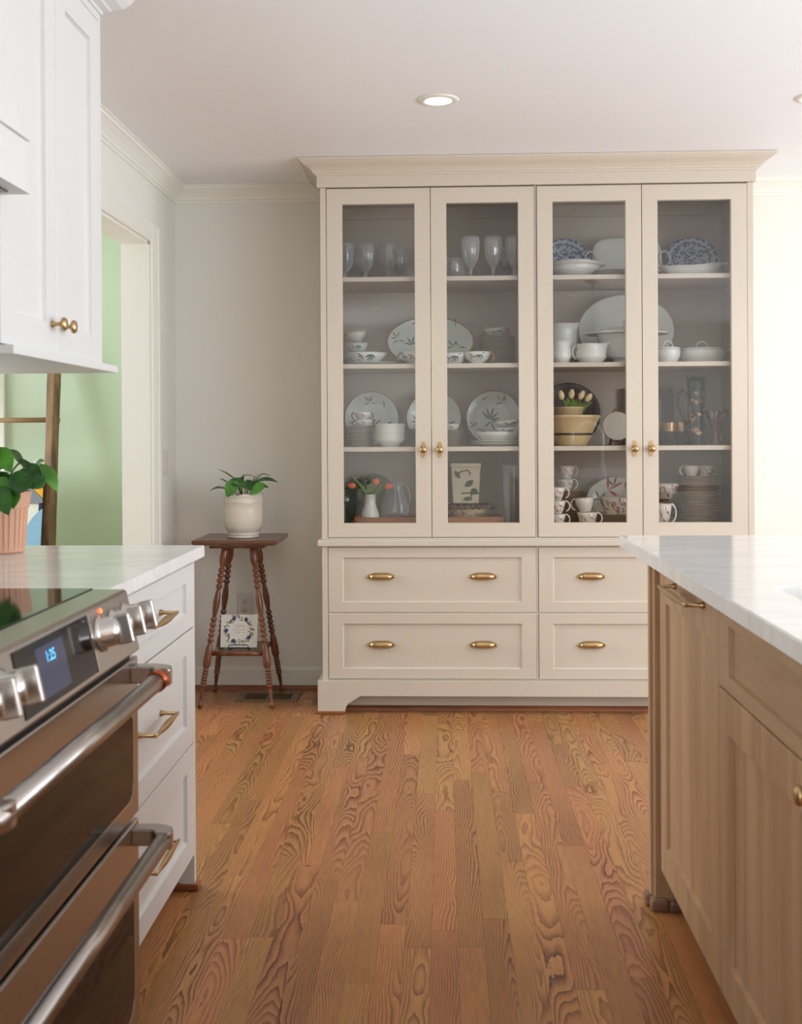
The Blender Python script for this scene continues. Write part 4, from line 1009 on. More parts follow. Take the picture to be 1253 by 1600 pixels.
r0.location = (X(1033, 4.98), 4.98, z4); r0.scale = (1.1, 1.1, 1.75); r0['label'] = 'tall rose-printed mug at the left of the rightmost door'
for ch in r0.children: pass
bb2 = bowl(.075, .07, .03, CREAMCH, 'rose-printed footed bowl above the tall mug in the rightmost door', pattern=ROSEP, pm=RP, name='footed_bowl')
saucer_stack(10, .05, X(1036, 5.12), 5.12, z4, .0125, CREAMCH, 'small stack under the footed bowl, rightmost door', 'small plate stack behind the tall mug', .6)
bb2.location = (X(1038, 5.12), 5.12, z4 + 9 * .0125 + .003)

# ------------------------------------------------------------ left base cabinet, counter
LX = -.6926                       # carcass front; drawer fronts add 2 cm
CY0, CY1 = 2.167, 2.985
base = thing('base_cabinet', (-.98, 2.57, 0), 'white three-drawer base cabinet right of the range', 'cabinet')
obj('carcass', MB().box(XW + .003, LX, CY0, CY1 - .02, .1, .88).box(XW + .003, LX - .055, CY0, CY1 - .02, 0, .1), WHITE, base)
obj('end_panel', MB().box(XW + .003, LX + .018, CY1 - .02, CY1, .019, .88), WHITE, base, bev=.001)
obj('end_stile', MB().box(LX - .02, LX + .019, CY1 - .026, CY1 - .0205, .019, .88), WHITE, base)
obj('foot_moulding', MB().box(LX - .045, LX + .03, CY1 - .03, CY1 + .012, 0, .019), SHOEW, base, bev=.004)
obj('toe_moulding', MB().box(LX - .055, LX - .04, CY0, CY1 - .03, 0, .02), SHOEW, base, bev=.004)
def bar_pull(parent, m3, u, v, half, d, mtl=BRASS):
    mb = MB()
    for s_ in (-1, 1):
        a = m3(u + s_ * half, v, 0); b = m3(u + s_ * half, v, d * .9)
        mb.tube([a, Vector(a).lerp(Vector(b), .12), Vector(a).lerp(Vector(b), .3), b], [.008, .0075, .0042, .0045], 10)
    n_ = 13; pts = []; rr = []
    for i in range(n_):
        t = i / (n_ - 1); uu = u - half - .006 + (2 * half + .012) * t
        pts.append(m3(uu, v, d)); rr.append(.0042 + .0065 * math.sin(PI * t) ** 2)
    mb.tube(pts, rr, 10, fl=.55, up=(0, 0, 1))
    return obj('bar_pull', mb, mtl, parent)
for z0, z1, wv in ((.7055, .874, .043), (.3985, .7015, .058), (.098, .3945, .058)):
    dr = obj('drawer', MB().shaker(mXp(LX), CY0 + .003, 2.957, z0, z1, t=.02, w=.078, wv=wv, rec=.009, bv=.004), WHITE, base)
    bp2 = bar_pull(dr, mXp(LX + .011), 2.545, (z0 + z1) / 2 + .002, .1, .042)
ct = tag(obj('countertop', MB().box(XW + .001, -.657, CY0 + .001, 3.035, .882, .914), MARBLE, loc=(-.97, 2.6, .882), bev=.004, seg=3), 'white marble countertop on the left beside the range', 'countertop')

# ------------------------------------------------------------ range
RY0, RY1 = 1.265, 2.163
rng = thing('range', (-.93, (RY0 + RY1) / 2, 0), 'stainless steel slide-in range with double ovens and black cooktop', 'range')
rp = lambda n_, mb, m, p=None, **k: obj(n_, mb, m, p or rng, **k)
rp('body', MB().box(XW + .02, -.64, RY0 + .003, RY1 - .003, .02, .9), STEELD)
rp('cooktop_glass', MB().box(XW + .03, -.688, RY0, RY1, .9, .9165), BLKGL, bev=.002)
# front nose: flat strip then sloped control face
nose = [(-.6875, .90), (-.6875, .9145), (-.628, .9145), (-.622, .910), (-.5975, .800), (-.600, .796), (-.66, .796), (-.66, .88)]
pn = rp('control_panel', MB().prism([(a, b) for a, b in nose], lambda u, v, dd: (u, dd, v), RY0, RY1), STEEL, bev=.001)
SL = math.atan2(.622 - .5975, .11)      # slope from vertical
def onp(y, z, out=0.0):
    t = (.910 - z) / .11; x = -.622 + .0245 * t
    return Vector((x + out * math.cos(SL), y, z + out * math.sin(SL)))
def quadbox(y0, y1, z0, z1, o0, o1):
    return MB().rings([[onp(y0, z0, o0), onp(y1, z0, o0), onp(y1, z1, o0), onp(y0, z1, o0)], [onp(y0, z0, o1), onp(y1, z0, o1), onp(y1, z1, o1), onp(y0, z1, o1)]])
ds = rp('display', quadbox(1.575, 1.905, .8075, .904, 0, .0015), mat('display_glass', (14, 13, 15), .08, spec=.18))
obj('display_edge', quadbox(1.905, 1.9105, .8065, .905, 0, .0035), KNOB, ds)
obj('screen', quadbox(1.655, 1.775, .818, .893, .0015, .0018), mat('screen_blue', (22, 34, 62), .1, emit=(26, 44, 90), es=.25), ds)
cu = bpy.data.curves.new('clock', 'FONT'); cu.body = '1:25'; cu.size = .024; cu.align_x = 'CENTER'; cu.align_y = 'CENTER'
to = bpy.data.objects.new('clock', cu); C.objects.link(to); bpy.context.view_layer.update()
me = bpy.data.meshes.new_from_object(to.evaluated_get(bpy.context.evaluated_depsgraph_get())); bpy.data.objects.remove(to)
me.materials.clear(); me.materials.append(mat('clock_digits', (90, 190, 255), .5, emit=(90, 190, 255), es=1.6))
cl = bpy.data.objects.new('clock_digits', me); C.objects.link(cl); cl.parent = ds
p_ = onp(1.712, .874, .0022); cl.location = p_ - worldloc(ds)
Xa = Vector((0, 1, 0)); Za = Vector((math.cos(SL), 0, math.sin(SL))); Ya = Za.cross(Xa)
cl.rotation_euler = Matrix((Xa, Ya, Za)).transposed().to_euler()
for y in (1.356, 1.436, 1.516, 1.962, 2.042, 2.12):
    o3 = onp(y, .863)
    MT = Matrix.Translation(o3) @ Matrix.Rotation(PI / 2 - SL, 4, 'Y')
    kb = rp('knob', MB().lathe([(0, 0), (.032, 0), (.032, .004), (.028, .007), (.0265, .009), (.0255, .03), (.0235, .034), (.012, .038), (0, .039)], 32, M=MT), KNOB)
    mb = MB(); 
    mb.box(-.0265, .0265, -.0062, .0062, .03, .057, M=MT)
    obj('grip', mb, KNOB, kb, bev=.003)
    if abs(y - 1.962) < .01:
        q = onp(1.985, .9, .0012)
        obj('indicator_light', MB().lathe([(0, 0), (.0042, 0), (.003, .002), (0, .0026)], 12, M=Matrix.Translation(q) @ Matrix.Rotation(PI / 2 - SL, 4, 'Y')), mat('indicator_orange', (255, 100, 40), .5, emit=(255, 90, 30), es=6), kb)
def rrect(y0, y1, z0, z1, r, n=6):
    out = []
    for cy_, cz_, a0 in ((y1 - r, z0 + r, -PI / 2), (y1 - r, z1 - r, 0), (y0 + r, z1 - r, PI / 2), (y0 + r, z0 + r, PI)):
        for i in range(n + 1):
            a = a0 + PI / 2 * i / n; out.append((cy_ + r * math.cos(a), cz_ + r * math.sin(a)))
    return out
def oven_door(z0, z1, w0, w1, hz, label):
    d_ = rp('oven_door', MB().box(-.64, -.6, RY0 + .002, RY1 - .002, z0, z1), STEEL, bev=.004)
    pr = rrect(RY0 + .045, 2.112, w0, w1, .03)
    obj('window_trim', MB().rings([[(-.5998, u, v) for u, v in rrect(RY0 + .041, 2.116, w0 - .004, w1 + .004, .032)], [(-.5965, u, v) for u, v in rrect(RY0 + .041, 2.116, w0 - .004, w1 + .004, .032)],
                                   [(-.5965, u, v) for u, v in pr], [(-.5998, u, v) for u, v in pr]], close=True), KNOB, d_)
    obj('window_glass', MB().prism(pr, lambda u, v, dd: (dd, u, v), -.5999, -.5975), OVENGL, d_)
    h_ = obj('handle', MB().tube([(-.536, RY0 + .03, hz), (-.536, RY1 - .075, hz)], .0165, 20), STEEL, d_)
    for y_ in (RY1 - .04, RY0 + .04):
        s_ = 1 if y_ > 1.8 else -1
        mb = MB()
        # block bracket that leaves the door and rounds into the bar
        out = [(-.602, y_ + s_ * .018), (-.556, y_ + s_ * .018), (-.539, y_ + s_ * .013), (-.525, y_ + s_ * .002), (-.52, y_ - s_ * .014), (-.52, y_ - s_ * .034), (-.552, y_ - s_ * .034), (-.554, y_ - s_ * .022), (-.56, y_ - s_ * .016), (-.602, y_ - s_ * .016)]
        nn = len(out); cz_ = lambda k_, zz_: (out[k_][0], out[k_][1], zz_)
        zl, zh = hz - .0165, hz + .017
        mb.rings([[cz_(k_, zl) for k_ in range(nn)], [cz_(k_, zh) for k_ in range(nn)]])
        obj('handle_bracket', mb, STEEL, d_, bev=.006, seg=3)
    if label: obj('copper_ring', MB().lathe([(.0165, -.018), (.0184, -.017), (.0184, .017), (.0165, .018)], 24, M=Matrix.Translation((-.536, RY1 - .097, hz)) @ Matrix.Scale(1.06, 4) @ Matrix.Rotation(PI / 2, 4, 'X'), cap=False), COPPER, d_)
    return d_
oven_door(.482, .786, .525, .69, .758, True)
oven_door(.075, .472, .115, .352, .449, False)
rp('toe_panel', MB().box(-.66, -.645, RY0 + .003, RY1 - .003, .01, .07), STEELD)
rp('vent_gap', MB().box(-.655, -.615, RY0 + .006, RY1 - .006, .786, .797), BLACK)
# counter on the near side of the range, behind the frame edge
nb = thing('base_cabinet', (-.98, .9, 0), 'white base cabinet left of the range, outside the photo', 'cabinet')
obj('carcass', MB().box(XW + .003, -.68, .3, RY0 - .002, .0, .88), WHITE, nb)
tag(obj('countertop', MB().box(XW + .001, -.657, .3, RY0 - .001, .882, .914), MARBLE, loc=(-.97, .8, .882), bev=.004), 'white marble countertop left of the range, outside the photo', 'countertop')

# ------------------------------------------------------------ wall cabinet and hood
UX = -.889
wc = thing('wall_cabinet', (-1.08, 2.49, 1.376), 'tall white two-door wall cabinet above the left countertop', 'cabinet')
obj('carcass', MB().box(XW + .003, UX, 2.168, 2.82, 1.396, ZC - .09), WHITE, wc)
obj('face_frame', MB().box(UX, UX + .019, 2.803, 2.82, 1.394, 2.31).box(UX, UX + .019, 2.168, 2.803, 2.263, 2.31).box(UX, UX + .006, 2.168, 2.803, 1.394, 2.263), WHITE, wc, bev=.001)
obj('bottom_board', MB().box(XW + .003, UX + .045, 2.168, 2.868, 1.376, 1.394), WHITE, wc, bev=.0015)
FR = [(0, -.12), (.004, -.12), (.006, -.112), (.02, -.106), (.024, -.1), (.045, -.09), (.06, -.074), (.074, -.05), (.08, -.03), (.09, -.012), (.092, -.0012), (0, -.0012)]
obj('cornice', MB().mould([(UX + .019, 2.168), (UX + .019, 2.82), (XW + .003, 2.82)][::-1], [(o_, ZC + z_) for o_, z_ in FR]), WHITE, wc)
obj('filler', MB().box(XW + .003, UX + .018, 2.168, 2.819, 2.30, ZC - .002), WHITE, wc)
def round_knob(parent, m3, u, v):
    a = Vector(m3(u, v, 0)); n_ = (Vector(m3(u, v, 1)) - a)
    R_ = n_.to_track_quat('Z', 'Y').to_matrix().to_4x4()
    return obj('knob', MB().lathe([(0, 0), (.008, 0), (.008, .003), (.005, .006), (.0045, .018), (.0075, .021), (.0145, .0245), (.0155, .028), (.013, .032), (.006, .0345), (0, .035)], 24, M=Matrix.Translation(a) @ R_), BRASS, parent)
for a, b, ky in ((2.170, 2.4865, 2.455), (2.4895, 2.8015, 2.52)):
    dd = obj('door', MB().shaker(mXp(UX), a, b, 1.397, 2.2615, t=.019, w=.066, rec=.009, bv=.004), WHITE, wc)
    round_knob(dd, mXp(UX + .019), ky, 1.462)
# hood
hd = thing('range_hood', (-1.05, 1.79, 1.687), 'white wooden range hood at the upper left edge', 'range hood')
HYa, HYb = 1.41, 2.162
obj('skirt', MB().box(XW + .003, -.812, HYa, HYb, 1.70, 1.79), WHITE, hd, bev=.002)
obj('bead', MB().box(XW + .003, -.806, HYa, HYb + .003, 1.79, 1.803), WHITE, hd, bev=.002)
obj('bottom_lip', MB().box(XW + .003, -.808, HYa, HYb + .002, 1.687, 1.70), WHITE, hd)
obj('canopy', MB().prism([(XW + .003, 1.8), (-.822, 1.8), (-.94, ZC - .003), (XW + .003, ZC - .003)], lambda u, v, dd: (u, dd, v), HYa, HYb), WHITE, hd)
obj('underside_liner', MB().box(XW + .04, -.84, HYa + .03, HYb - .03, 1.684, 1.6868), STEELD, hd)
nw = thing('wall_cabinet', (-1.08, .9, 1.376), 'white wall cabinet on the far side of the hood, outside the photo', 'cabinet')
obj('carcass', MB().box(XW + .003, UX, .3, HYa - .004, 1.376, ZC - .003), WHITE, nw)

# ------------------------------------------------------------ island
IX, IYF = .56, 2.86
isl = thing('island', (1.05, 1.6, 0), 'natural oak kitchen island with panelled doors and marble top on the right', 'island')
ip = lambda n_, mb, m=OAK, **k: obj(n_, mb, m, isl, **k)
ip('carcass', MB().box(IX, 1.35, .3, IYF + .004, .1, .70).box(IX + .075, 1.35, .3, IYF + .004, 0, .1).box(IX, .615, .3, IYF + .004, .7, .88).box(1.08, 1.35, .3, IYF + .004, .7, .88).box(IX, 1.35, 2.23, IYF + .004, .7, .88).box(IX, 1.35, .3, 1.4, .7, .88))
ip('end_panel', MB().box(.519, 1.352, IYF + .03, IYF + .052, .0, .8815), bev=.003)
ip('corner_post', MB().box(.527, IX + .02, IYF + .006, IYF + .03, .0, .8815), bev=.003)
OAKF = wood('oak_foot', (112, 78, 58), (150, 112, 88), 'X', .4)
for b_ in ((.506, .53, IYF + .028, IYF + .066, 0, .034), (.515, .5595, IYF - .008, IYF + .0275, 0, .034), (.5305, 1.36, IYF + .0525, IYF + .066, 0, .034), (.56, IX + .0675, IYF - .012, IYF + .0055, 0, .03)): ip('foot_moulding', MB().box(*b_), OAKF, bev=.008)
ip('toe_board', MB().box(IX + .068, IX + .0745, .3, IYF + .005, 0, .1), wood('oak_toe', (92, 66, 48), (120, 88, 64), 'Y', .5))
dw = ip('dishwasher_panel', MB().shaker(mXn(IX), 2.2485, IYF - .004, .108, .872, t=.02, w=.072, wv=.078, rec=.009, bv=.003))
bar_pull(dw, mXn(IX + .02 - .04), 2.515, .852, .145, .04)
dr = ip('drawer_front', MB().shaker(mXn(IX), 1.0, 2.2445, .714, .872, t=.02, w=.072, wv=.03, rec=.010, bv=.002), OAKY)
for a, b, ky in ((1.6235, 2.2445, 1.655), (1.0, 1.6205, 1.592)):
    dd = ip('door', MB().shaker(mXn(IX), a, b, .108, .7105, t=.02, w=.072, wv=.078, rec=.010, bv=.002))
    round_knob(dd, mXn(IX - .02), ky, .683)
ip('side_door', MB().shaker(mXn(IX), .32, .997, .108, .872, t=.02, w=.072, rec=.010))
# marble top with sink cut-out: strips around the opening
SX0, SX1, SY0, SY1 = .634, 1.06, 1.42, 2.198
TX0, TX1, TY0, TY1 = .507, 1.62, .26, 3.30
def slab_with_hole(x0, x1, y0, y1, hx0, hx1, hy0, hy1, z0, z1, r=.02):
    # outer + inner loops bridged radially with matching vertex counts
    def loop(ax0, ax1, ay0, ay1, rr, z):
        pts = []
        for cx_, cy_, a0 in ((ax1 - rr, ay1 - rr, 0), (ax0 + rr, ay1 - rr, PI / 2), (ax0 + rr, ay0 + rr, PI), (ax1 - rr, ay0 + rr, 1.5 * PI)):
            for i in range(5): a = a0 + PI / 2 * i / 4; pts.append((cx_ + rr * math.cos(a), cy_ + rr * math.sin(a), z))
        return pts
    e = .003
    return MB().rings([loop(x0, x1, y0, y1, .004, z0), loop(x0, x1, y0, y1, .004, z1 - e), loop(x0 + e, x1 - e, y0 + e, y1 - e, .004, z1), loop(hx0 - e / 2, hx1 + e / 2, hy0 - e / 2, hy1 + e / 2, r, z1), loop(hx0, hx1, hy0, hy1, r, z1 - e), loop(hx0, hx1, hy0, hy1, r, z0)], close=True)
itop = tag(obj('countertop', slab_with_hole(TX0, TX1, TY0, TY1, SX0, SX1, SY0, SY1, .882, .914), MARBLE, loc=(1.06, 1.8, .882)), 'white marble island countertop with sink cut-out on the right', 'countertop')
sk = MB()
def rr_(i, z, s_=0): return [(SX0 + i, SY0 + i, z), (SX1 - i, SY0 + i, z), (SX1 - i, SY1 - i, z), (SX0 + i, SY1 - i, z)]
sk.rings([rr_(-.012, .881), rr_(-.012, .875), rr_(-.012, .715), rr_(.0, .705), rr_(.0, .712), rr_(.004, .72), rr_(.002, .881)], cap0=False, cap1=False)
sk.box(SX0, SX1, SY0, SY1, .705, .713)
snk = tag(obj('sink', sk, SINKM, loc=((SX0 + SX1) / 2, (SY0 + SY1) / 2, .705)), 'white undermount sink in the island countertop at the right edge', 'sink')
obj('drain', MB().lathe([(0, .003), (.03, .003), (.042, .001), (.043, 0), (0, 0)], 24, M=Matrix.Translation((.85, 1.8, .713))), STEEL, snk)
fc = thing('faucet', (1.095, 1.9, .914), 'chrome gooseneck faucet reflected in the third hutch door', 'faucet')
CHR = mat('chrome', (220, 222, 226), .08, 1)
obj('base', MB().lathe([(0, 0), (.026, 0), (.026, .006), (.018, .012), (.0165, .08), (0, .08)], 24), CHR, fc, world=False)
pts = [(0, 0, .08), (0, 0, .26)] + [(-.105 + .105 * math.cos(a), 0, .27 + .105 * math.sin(a)) for a in [PI * i / 14 for i in range(15)]] + [(-.21, 0, .2)]
obj('spout', MB().tube(pts, .011, 12), CHR, fc, world=False)
obj('lever', MB().tube([(0, -.015, .06), (0, -.03, .065), (.0, -.075, .1)], [.008, .006, .005], 10), CHR, fc, world=False)
# pendant over the island, seen only as a reflection
pd = thing('pendant_light', (1.15, .97, ZC), 'clear glass dome pendant reflected in the third hutch door', 'pendant light')
obj('canopy', MB().lathe([(0, 0), (.062, 0), (.062, -.01), (.03, -.022), (0, -.022)], 28), BRASS, pd, world=False)
obj('cord', MB().tube([(0, 0, -.02), (0, 0, -.2)], .003, 6), BRASS, pd, world=False)
obj('glass_shade', MB().lathe([(.02, -.2), (.04, -.215), (.09, -.28), (.125, -.38), (.13, -.5), (.128, -.5), (.123, -.38), (.088, -.282), (.039, -.218)], 36, cap=False), GLASSW, pd, world=False)
obj('socket', MB().lathe([(0, -.19), (.022, -.195), (.022, -.26), (0, -.26)], 20), BRASS, pd, world=False)

# ------------------------------------------------------------ plant stand
SCX, SCY = -.935, 5.105
ps_ = thing('plant_stand', (SCX, SCY, 0), 'dark wooden plant stand with spool-turned legs and a lower shelf', 'plant stand')
TZ = .748
top = MB(); hw, hd_ = .19, .185
top.rings([[(sx * (hw + e_), sy * (hd_ + e_), z_) for sx, sy in ((-1, -1), (1, -1), (1, 1), (-1, 1))] for e_, z_ in ((-.02, TZ - .026), (-.004, TZ - .02), (0, TZ - .012), (-.002, TZ - .003), (-.006, TZ))])
obj('tabletop', top, STANDTOP, ps_, world=False)
obj('apron', MB().box(-.125, .125, -.12, .12, TZ - .042, TZ - .025), STAND, ps_, world=False, bev=.003)
LT, LB = .062, .163
# turned leg profile: parameter t from the top to the floor, radius in metres
tp_ = [(0, .013), (.02, .016), (.07, .0185), (.10, .0165), (.125, .010)]
def beads(t0, t1, n_, r0_, r1_):
    o_ = []
    for i in range(n_):
        a = t0 + (t1 - t0) * i / n_; b = t0 + (t1 - t0) * (i + 1) / n_
        o_ += [(a + (b - a) * .04, r0_), (a + (b - a) * .28, r1_ * .93), (a + (b - a) * .5, r1_), (a + (b - a) * .72, r1_ * .93), (a + (b - a) * .96, r0_)]
    return o_
leg_prof = tp_ + beads(.13, .265, 4, .0085, .0155) + [(.275, .0095), (.30, .0125), (.35, .0155), (.40, .0125), (.435, .009)] + beads(.44, .60, 5, .0085, .0145) + [(.61, .011), (.64, .0155), (.67, .016), (.69, .0175), (.735, .018), (.75, .0145)] + beads(.76, .875, 6, .0095, .0145) + [(.885, .009), (.9, .0095), (.94, .007), (.965, .0065), (.972, .0095), (.985, .0115), (1.0, .008)]
for sx in (-1, 1):
    for sy in (-1, 1):
        a = Vector((sx * LT, sy * LT, TZ - .04)); b = Vector((sx * (LB if sy < 0 else LB * .98), sy * (LB - .004), 0.001))
        obj('leg', MB().tube([a.lerp(b, t) for t, r_ in leg_prof], [r_ for t, r_ in leg_prof], 14), STAND, ps_, world=False)
sz = .235; q = .116
obj('shelf', MB().box(-q, q, -q, q, sz - .007, sz + .008), STANDTOP, ps_, world=False, bev=.003)
for sg in (-1, 1):
    obj('shelf_rail', MB().tube([(-q, sg * q, sz), (q, sg * q, sz)], .011, 10), STAND, ps_, world=False)
# white pot with plant on the stand
pot = thing('flower_pot', (-.918, 5.07, TZ + .0005), 'cream glazed pot with scalloped rim on the plant stand', 'pot')
PP = [(0, .0), (.066, 0), (.070, .003), (.0705, .009), (.067, .012), (.0715, .015), (.072, .02), (.0695, .023), (.076, .03), (.0855, .05), (.089, .08), (.089, .13), (.0885, .16), (.0915, .164), (.0885, .168), (.089, .185), (.093, .2), (.090, .2), (.085, .182), (.084, .15), (.083, .06), (0, .05)]
sc_f = lambda a: -.006 + .006 * abs(math.sin(4.5 * a))
mbp = MB(); rs = []
for (r_, z_) in PP:
    ring = []
    for i in range(72):
        a = 2 * PI * i / 72; zz = z_
        if .158 < z_ < .17: zz = z_ - .006 + .008 * abs(math.sin(3 * a + .4)) 
        if z_ >= .199: zz = z_ - .008 + .01 * abs(math.sin(4 * a + .5)) ** .7
        ring.append((max(r_, 1e-4) * math.cos(a), max(r_, 1e-4) * math.sin(a), zz))
    rs.append(ring)
mbp.rings(rs, sm=True)
obj('pot', mbp, POTW, pot, world=False)
obj('soil', MB().lathe([(0, .178), (.04, .18), (.0835, .174), (.0835, .165), (0, .165)], 24), SOIL, pot, world=False)

def leaf(name, B, T_, w_, m, parent, nrm=(0, -1, .4), sag=.15, fold=.18, n=9):
    """heart-shaped leaf blade from stalk end B to tip T_, half width w_"""
    B, T_ = Vector(B), Vector(T_); ax = T_ - B; L_ = ax.length; ax.normalize()
    nm = Vector(nrm); nm = (nm - ax * nm.dot(ax)).normalized(); sd = ax.cross(nm)
    vs_, fs_ = [], []; cols = (-1, -.66, -.33, 0, .33, .66, 1)
    for i in range(n + 1):
        t = i / n
        wd = w_ * (math.sin(PI * min(1, t) ** .62) ** .75) * (1 - .12 * t) if 0 < t < 1 else w_ * .03
        back = -L_ * .09 * (1 - t) ** 6
        for c_ in cols:
            lobes = back * abs(c_) * 1.6
            p = B + ax * (t * L_ + lobes) + sd * (wd * c_) + nm * (fold * wd * abs(c_) + sag * L_ * math.sin(PI * t) * .55 - .3 * wd * c_ * c_ * .6)
            vs_.append(p)
    k_ = len(cols)
    for i in range(n):
        for c_ in range(k_ - 1): fs_.append((k_ * i + c_, k_ * i + c_ + 1, k_ * (i + 1) + c_ + 1, k_ * (i + 1) + c_))
    return obj(name, MB().add(vs_, fs_, 0, True), m, parent)
pl_ = thing('pothos_plant', (-.918, 5.07, TZ + .175), 'small green leafy plant growing in the cream scalloped pot', 'plant')
cb = Vector((-.918, 5.07, TZ + .172))
smalls = [((366, 748), (340, 733), 5.05, .011, (0.2, -.3, 1), LEAFM, .1), ((373, 749), (397, 744), 5.08, .011, (0, -.3, 1), LEAFL, .3), ((398, 746), (424, 744), 5.08, .010, (0, -.3, 1), LEAFM, .3), ((402, 752), (435, 754), 5.04, .017, (0, -.6, .9), LEAFM, .3),
          ((363, 751), (388, 765), 5.0, .028, (.1, -.8, .8), LEAFM, .25), ((366, 753), (355, 777), 4.985, .036, (-.2, -1, .5), LEAFL, .1), ((352, 764), (327, 768), 5.03, .013, (0, -.4, 1), LEAFM, .35), ((386, 757), (420, 762), 5.02, .022, (0, -.7, .8), LEAFM, .2),
          ((410, 757), (391, 773), 4.99, .022, (.2, -1, .5), LEAFL, .1), ((356, 754), (343, 748), 5.1, .01, (0, -.5, 1), LEAFM, .1), ((386, 752), (398, 770), 5.0, .02, (0, -1, .4), LEAFM, .1), ((372, 756), (358, 752), 5.1, .02, (0, -.7, .8), LEAFM, .2),
          ((376, 757), (382, 741), 5.16, .016, (0, -.7, .8), LEAFM, .1), ((392, 757), (410, 742), 5.18, .015, (0, -.5, 1), LEAFM, .1)]
for (b_, t_, Y, w_, nr, mm_, sg_) in smalls:
    B = at(b_[0], b_[1], Y); Tt = at(t_[0], t_[1], Y - .02)
    lfo = leaf('leaf', B, Tt, w_, mm_, pl_, nr, sg_)
    mid = cb.lerp(B, .5) + Vector((0, 0, .012))
    obj('stem', MB().tube([cb + (B - cb) * .12 - Vector((0, 0, .004)), mid, B], .0019, 6), STEM, pl_)

# card on its easel on the lower shelf
cd = thing('floral_card', (SCX + .0, SCY - .075, sz + .008), 'square white card with blue floral wreath on the lower shelf of the plant stand', 'card')
ct_ = Matrix.Translation((-.002, .0, .012)) @ Matrix.Rotation(-.16, 4, 'X')
obj('card', MB().box(-.083, .083, -.0015, .0015, 0, .146, M=ct_), mat('card_paper', (232, 232, 226), .6, var=.01), cd, world=False)
def csf(x, y): return tuple(ct_ @ Vector((x, -.0019, y)))
d_ = MB(); random.seed(5)
for k_ in range(64):
    a = 2 * PI * k_ / 64; rr = .054 + random.uniform(-.008, .009)
    spray(d_, rr * math.cos(a) * 1.08, .078 + rr * math.sin(a) * 1.02, a + random.uniform(-2.2, 2.2), random.uniform(.008, .015), random.choice((1, 2, 2)), csf, random.choice((0, 0, 1)), wd=.4)
for a in (1.0, 2.0, 3.2, 4.3, 5.6):
    for j_ in range(6): spray(d_, .054 * math.cos(a) * 1.08, .078 + .054 * math.sin(a), j_ * 1.047, .011, 1, lambda x, y: tuple(ct_ @ Vector((x, -.0022, y))), 2, wd=.7)
for j_, (yy_, ww_) in enumerate(((.098, .022), (.09, .026), (.078, .03), (.066, .024))):
    xx_ = -ww_
    while xx_ < ww_:
        spray(d_, xx_, yy_, random.uniform(-.6, .9), random.uniform(.004, .008), 1, csf, 1, wd=.28); xx_ += .005
obj('wreath_print', d_, [mat('print_leaf_green', (104, 108, 74), .6), mat('print_grey', (110, 112, 112), .6), mat('print_blue', (74, 84, 130), .6)], cd, world=False)
es_ = tag(obj('card_easel', MB().tube([(-.044, -.022, 0), (-.044, -.024, .02), (-.04, -.024, .024), (.04, -.024, .024), (.044, -.024, .02), (.044, -.022, 0)], .002, 6).tube([(-.044, -.024, .002), (-.04, .04, .0)], .002, 6).tube([(.044, -.024, .002), (.04, .04, .0)], .002, 6)
          .tube([(-.04, .04, .001), (-.015, .03, .09), (.015, .03, .09), (.04, .04, .001)], .002, 6).tube([(-.044, -.006, .0085), (.044, -.006, .0085)], .002, 6), BLACK, world=False), 'small black wire easel holding the floral card', 'easel')
es_.location = (SCX, SCY - .07, sz + .0102)

# outlet, switch, floor register
ou = thing('wall_outlet', (-.963, YB, .40), 'beige electrical outlet on the wall behind the plant stand', 'outlet')
obj('cover_plate', MB().box(-.036, .036, -.006, 0, -.055, .055), PLASTIC, ou, world=False, bev=.003)
for z_ in (.02, -.02):
    s_ = obj('socket', MB().lathe([(0, .0085), (.0155, .0085), (.0165, .0055), (0, .0055)], 20, sx=1, sy=.85, M=Matrix.Translation((0, 0, z_)) @ Matrix.Rotation(PI / 2, 4, 'X')), PLASTIC, ou, world=False)
    obj('slots', MB().box(-.0075, -.005, -.0092, -.008, z_ - .001, z_ + .008).box(.005, .0075, -.0092, -.008, z_ - .001, z_ + .008).box(-.002, .002, -.0092, -.008, z_ - .009, z_ - .005), SLOT, s_, world=False)
sw = thing('light_switch', (XW, 5.115, 1.09), 'white rocker light switch on the left wall beside the door casing', 'light switch')
obj('cover_plate', MB().box(0, .006, -.036, .036, -.056, .056), PLASTIC, sw, world=False, bev=.003)
obj('rocker', MB().rings([[(.006, -.016, -.033), (.006, .016, -.033), (.006, .016, .033), (.006, -.016, .033)], [(.0075, -.0155, -.032), (.0075, .0155, -.032), (.011, .0155, .032), (.011, -.0155, .032)]]), PLASTIC, sw, world=False)
VX0, VX1, VY0, VY1 = -.965, -.68, 5.06, 5.262
vt = thing('floor_register', ((VX0 + VX1) / 2, (VY0 + VY1) / 2, 0), 'bronze metal floor register in front of the baseboard', 'floor vent')
obj('frame', MB().frame(lambda u, v, d: (u, v, d), VX0, VX1, VY0, VY1, .005, .035, .035, d0=.0002).box((VX0 + VX1) / 2 - .006, (VX0 + VX1) / 2 + .006, VY0 + .035, VY1 - .035, .0002, .0048), VENTM, vt)
obj('well', MB().box(VX0 + .03, VX1 - .03, VY0 + .03, VY1 - .03, .0001, .0008), VENTD, vt)
sl = MB(); xx_ = VX0 + .042
while xx_ < VX1 - .04:
    if abs(xx_ - (VX0 + VX1) / 2) > .01: sl.box(xx_, xx_ + .0025, VY0 + .034, VY1 - .034, .0008, .0042)
    xx_ += .0085
tag(obj('louvres', sl, VENTM, vt), kind='stuff')

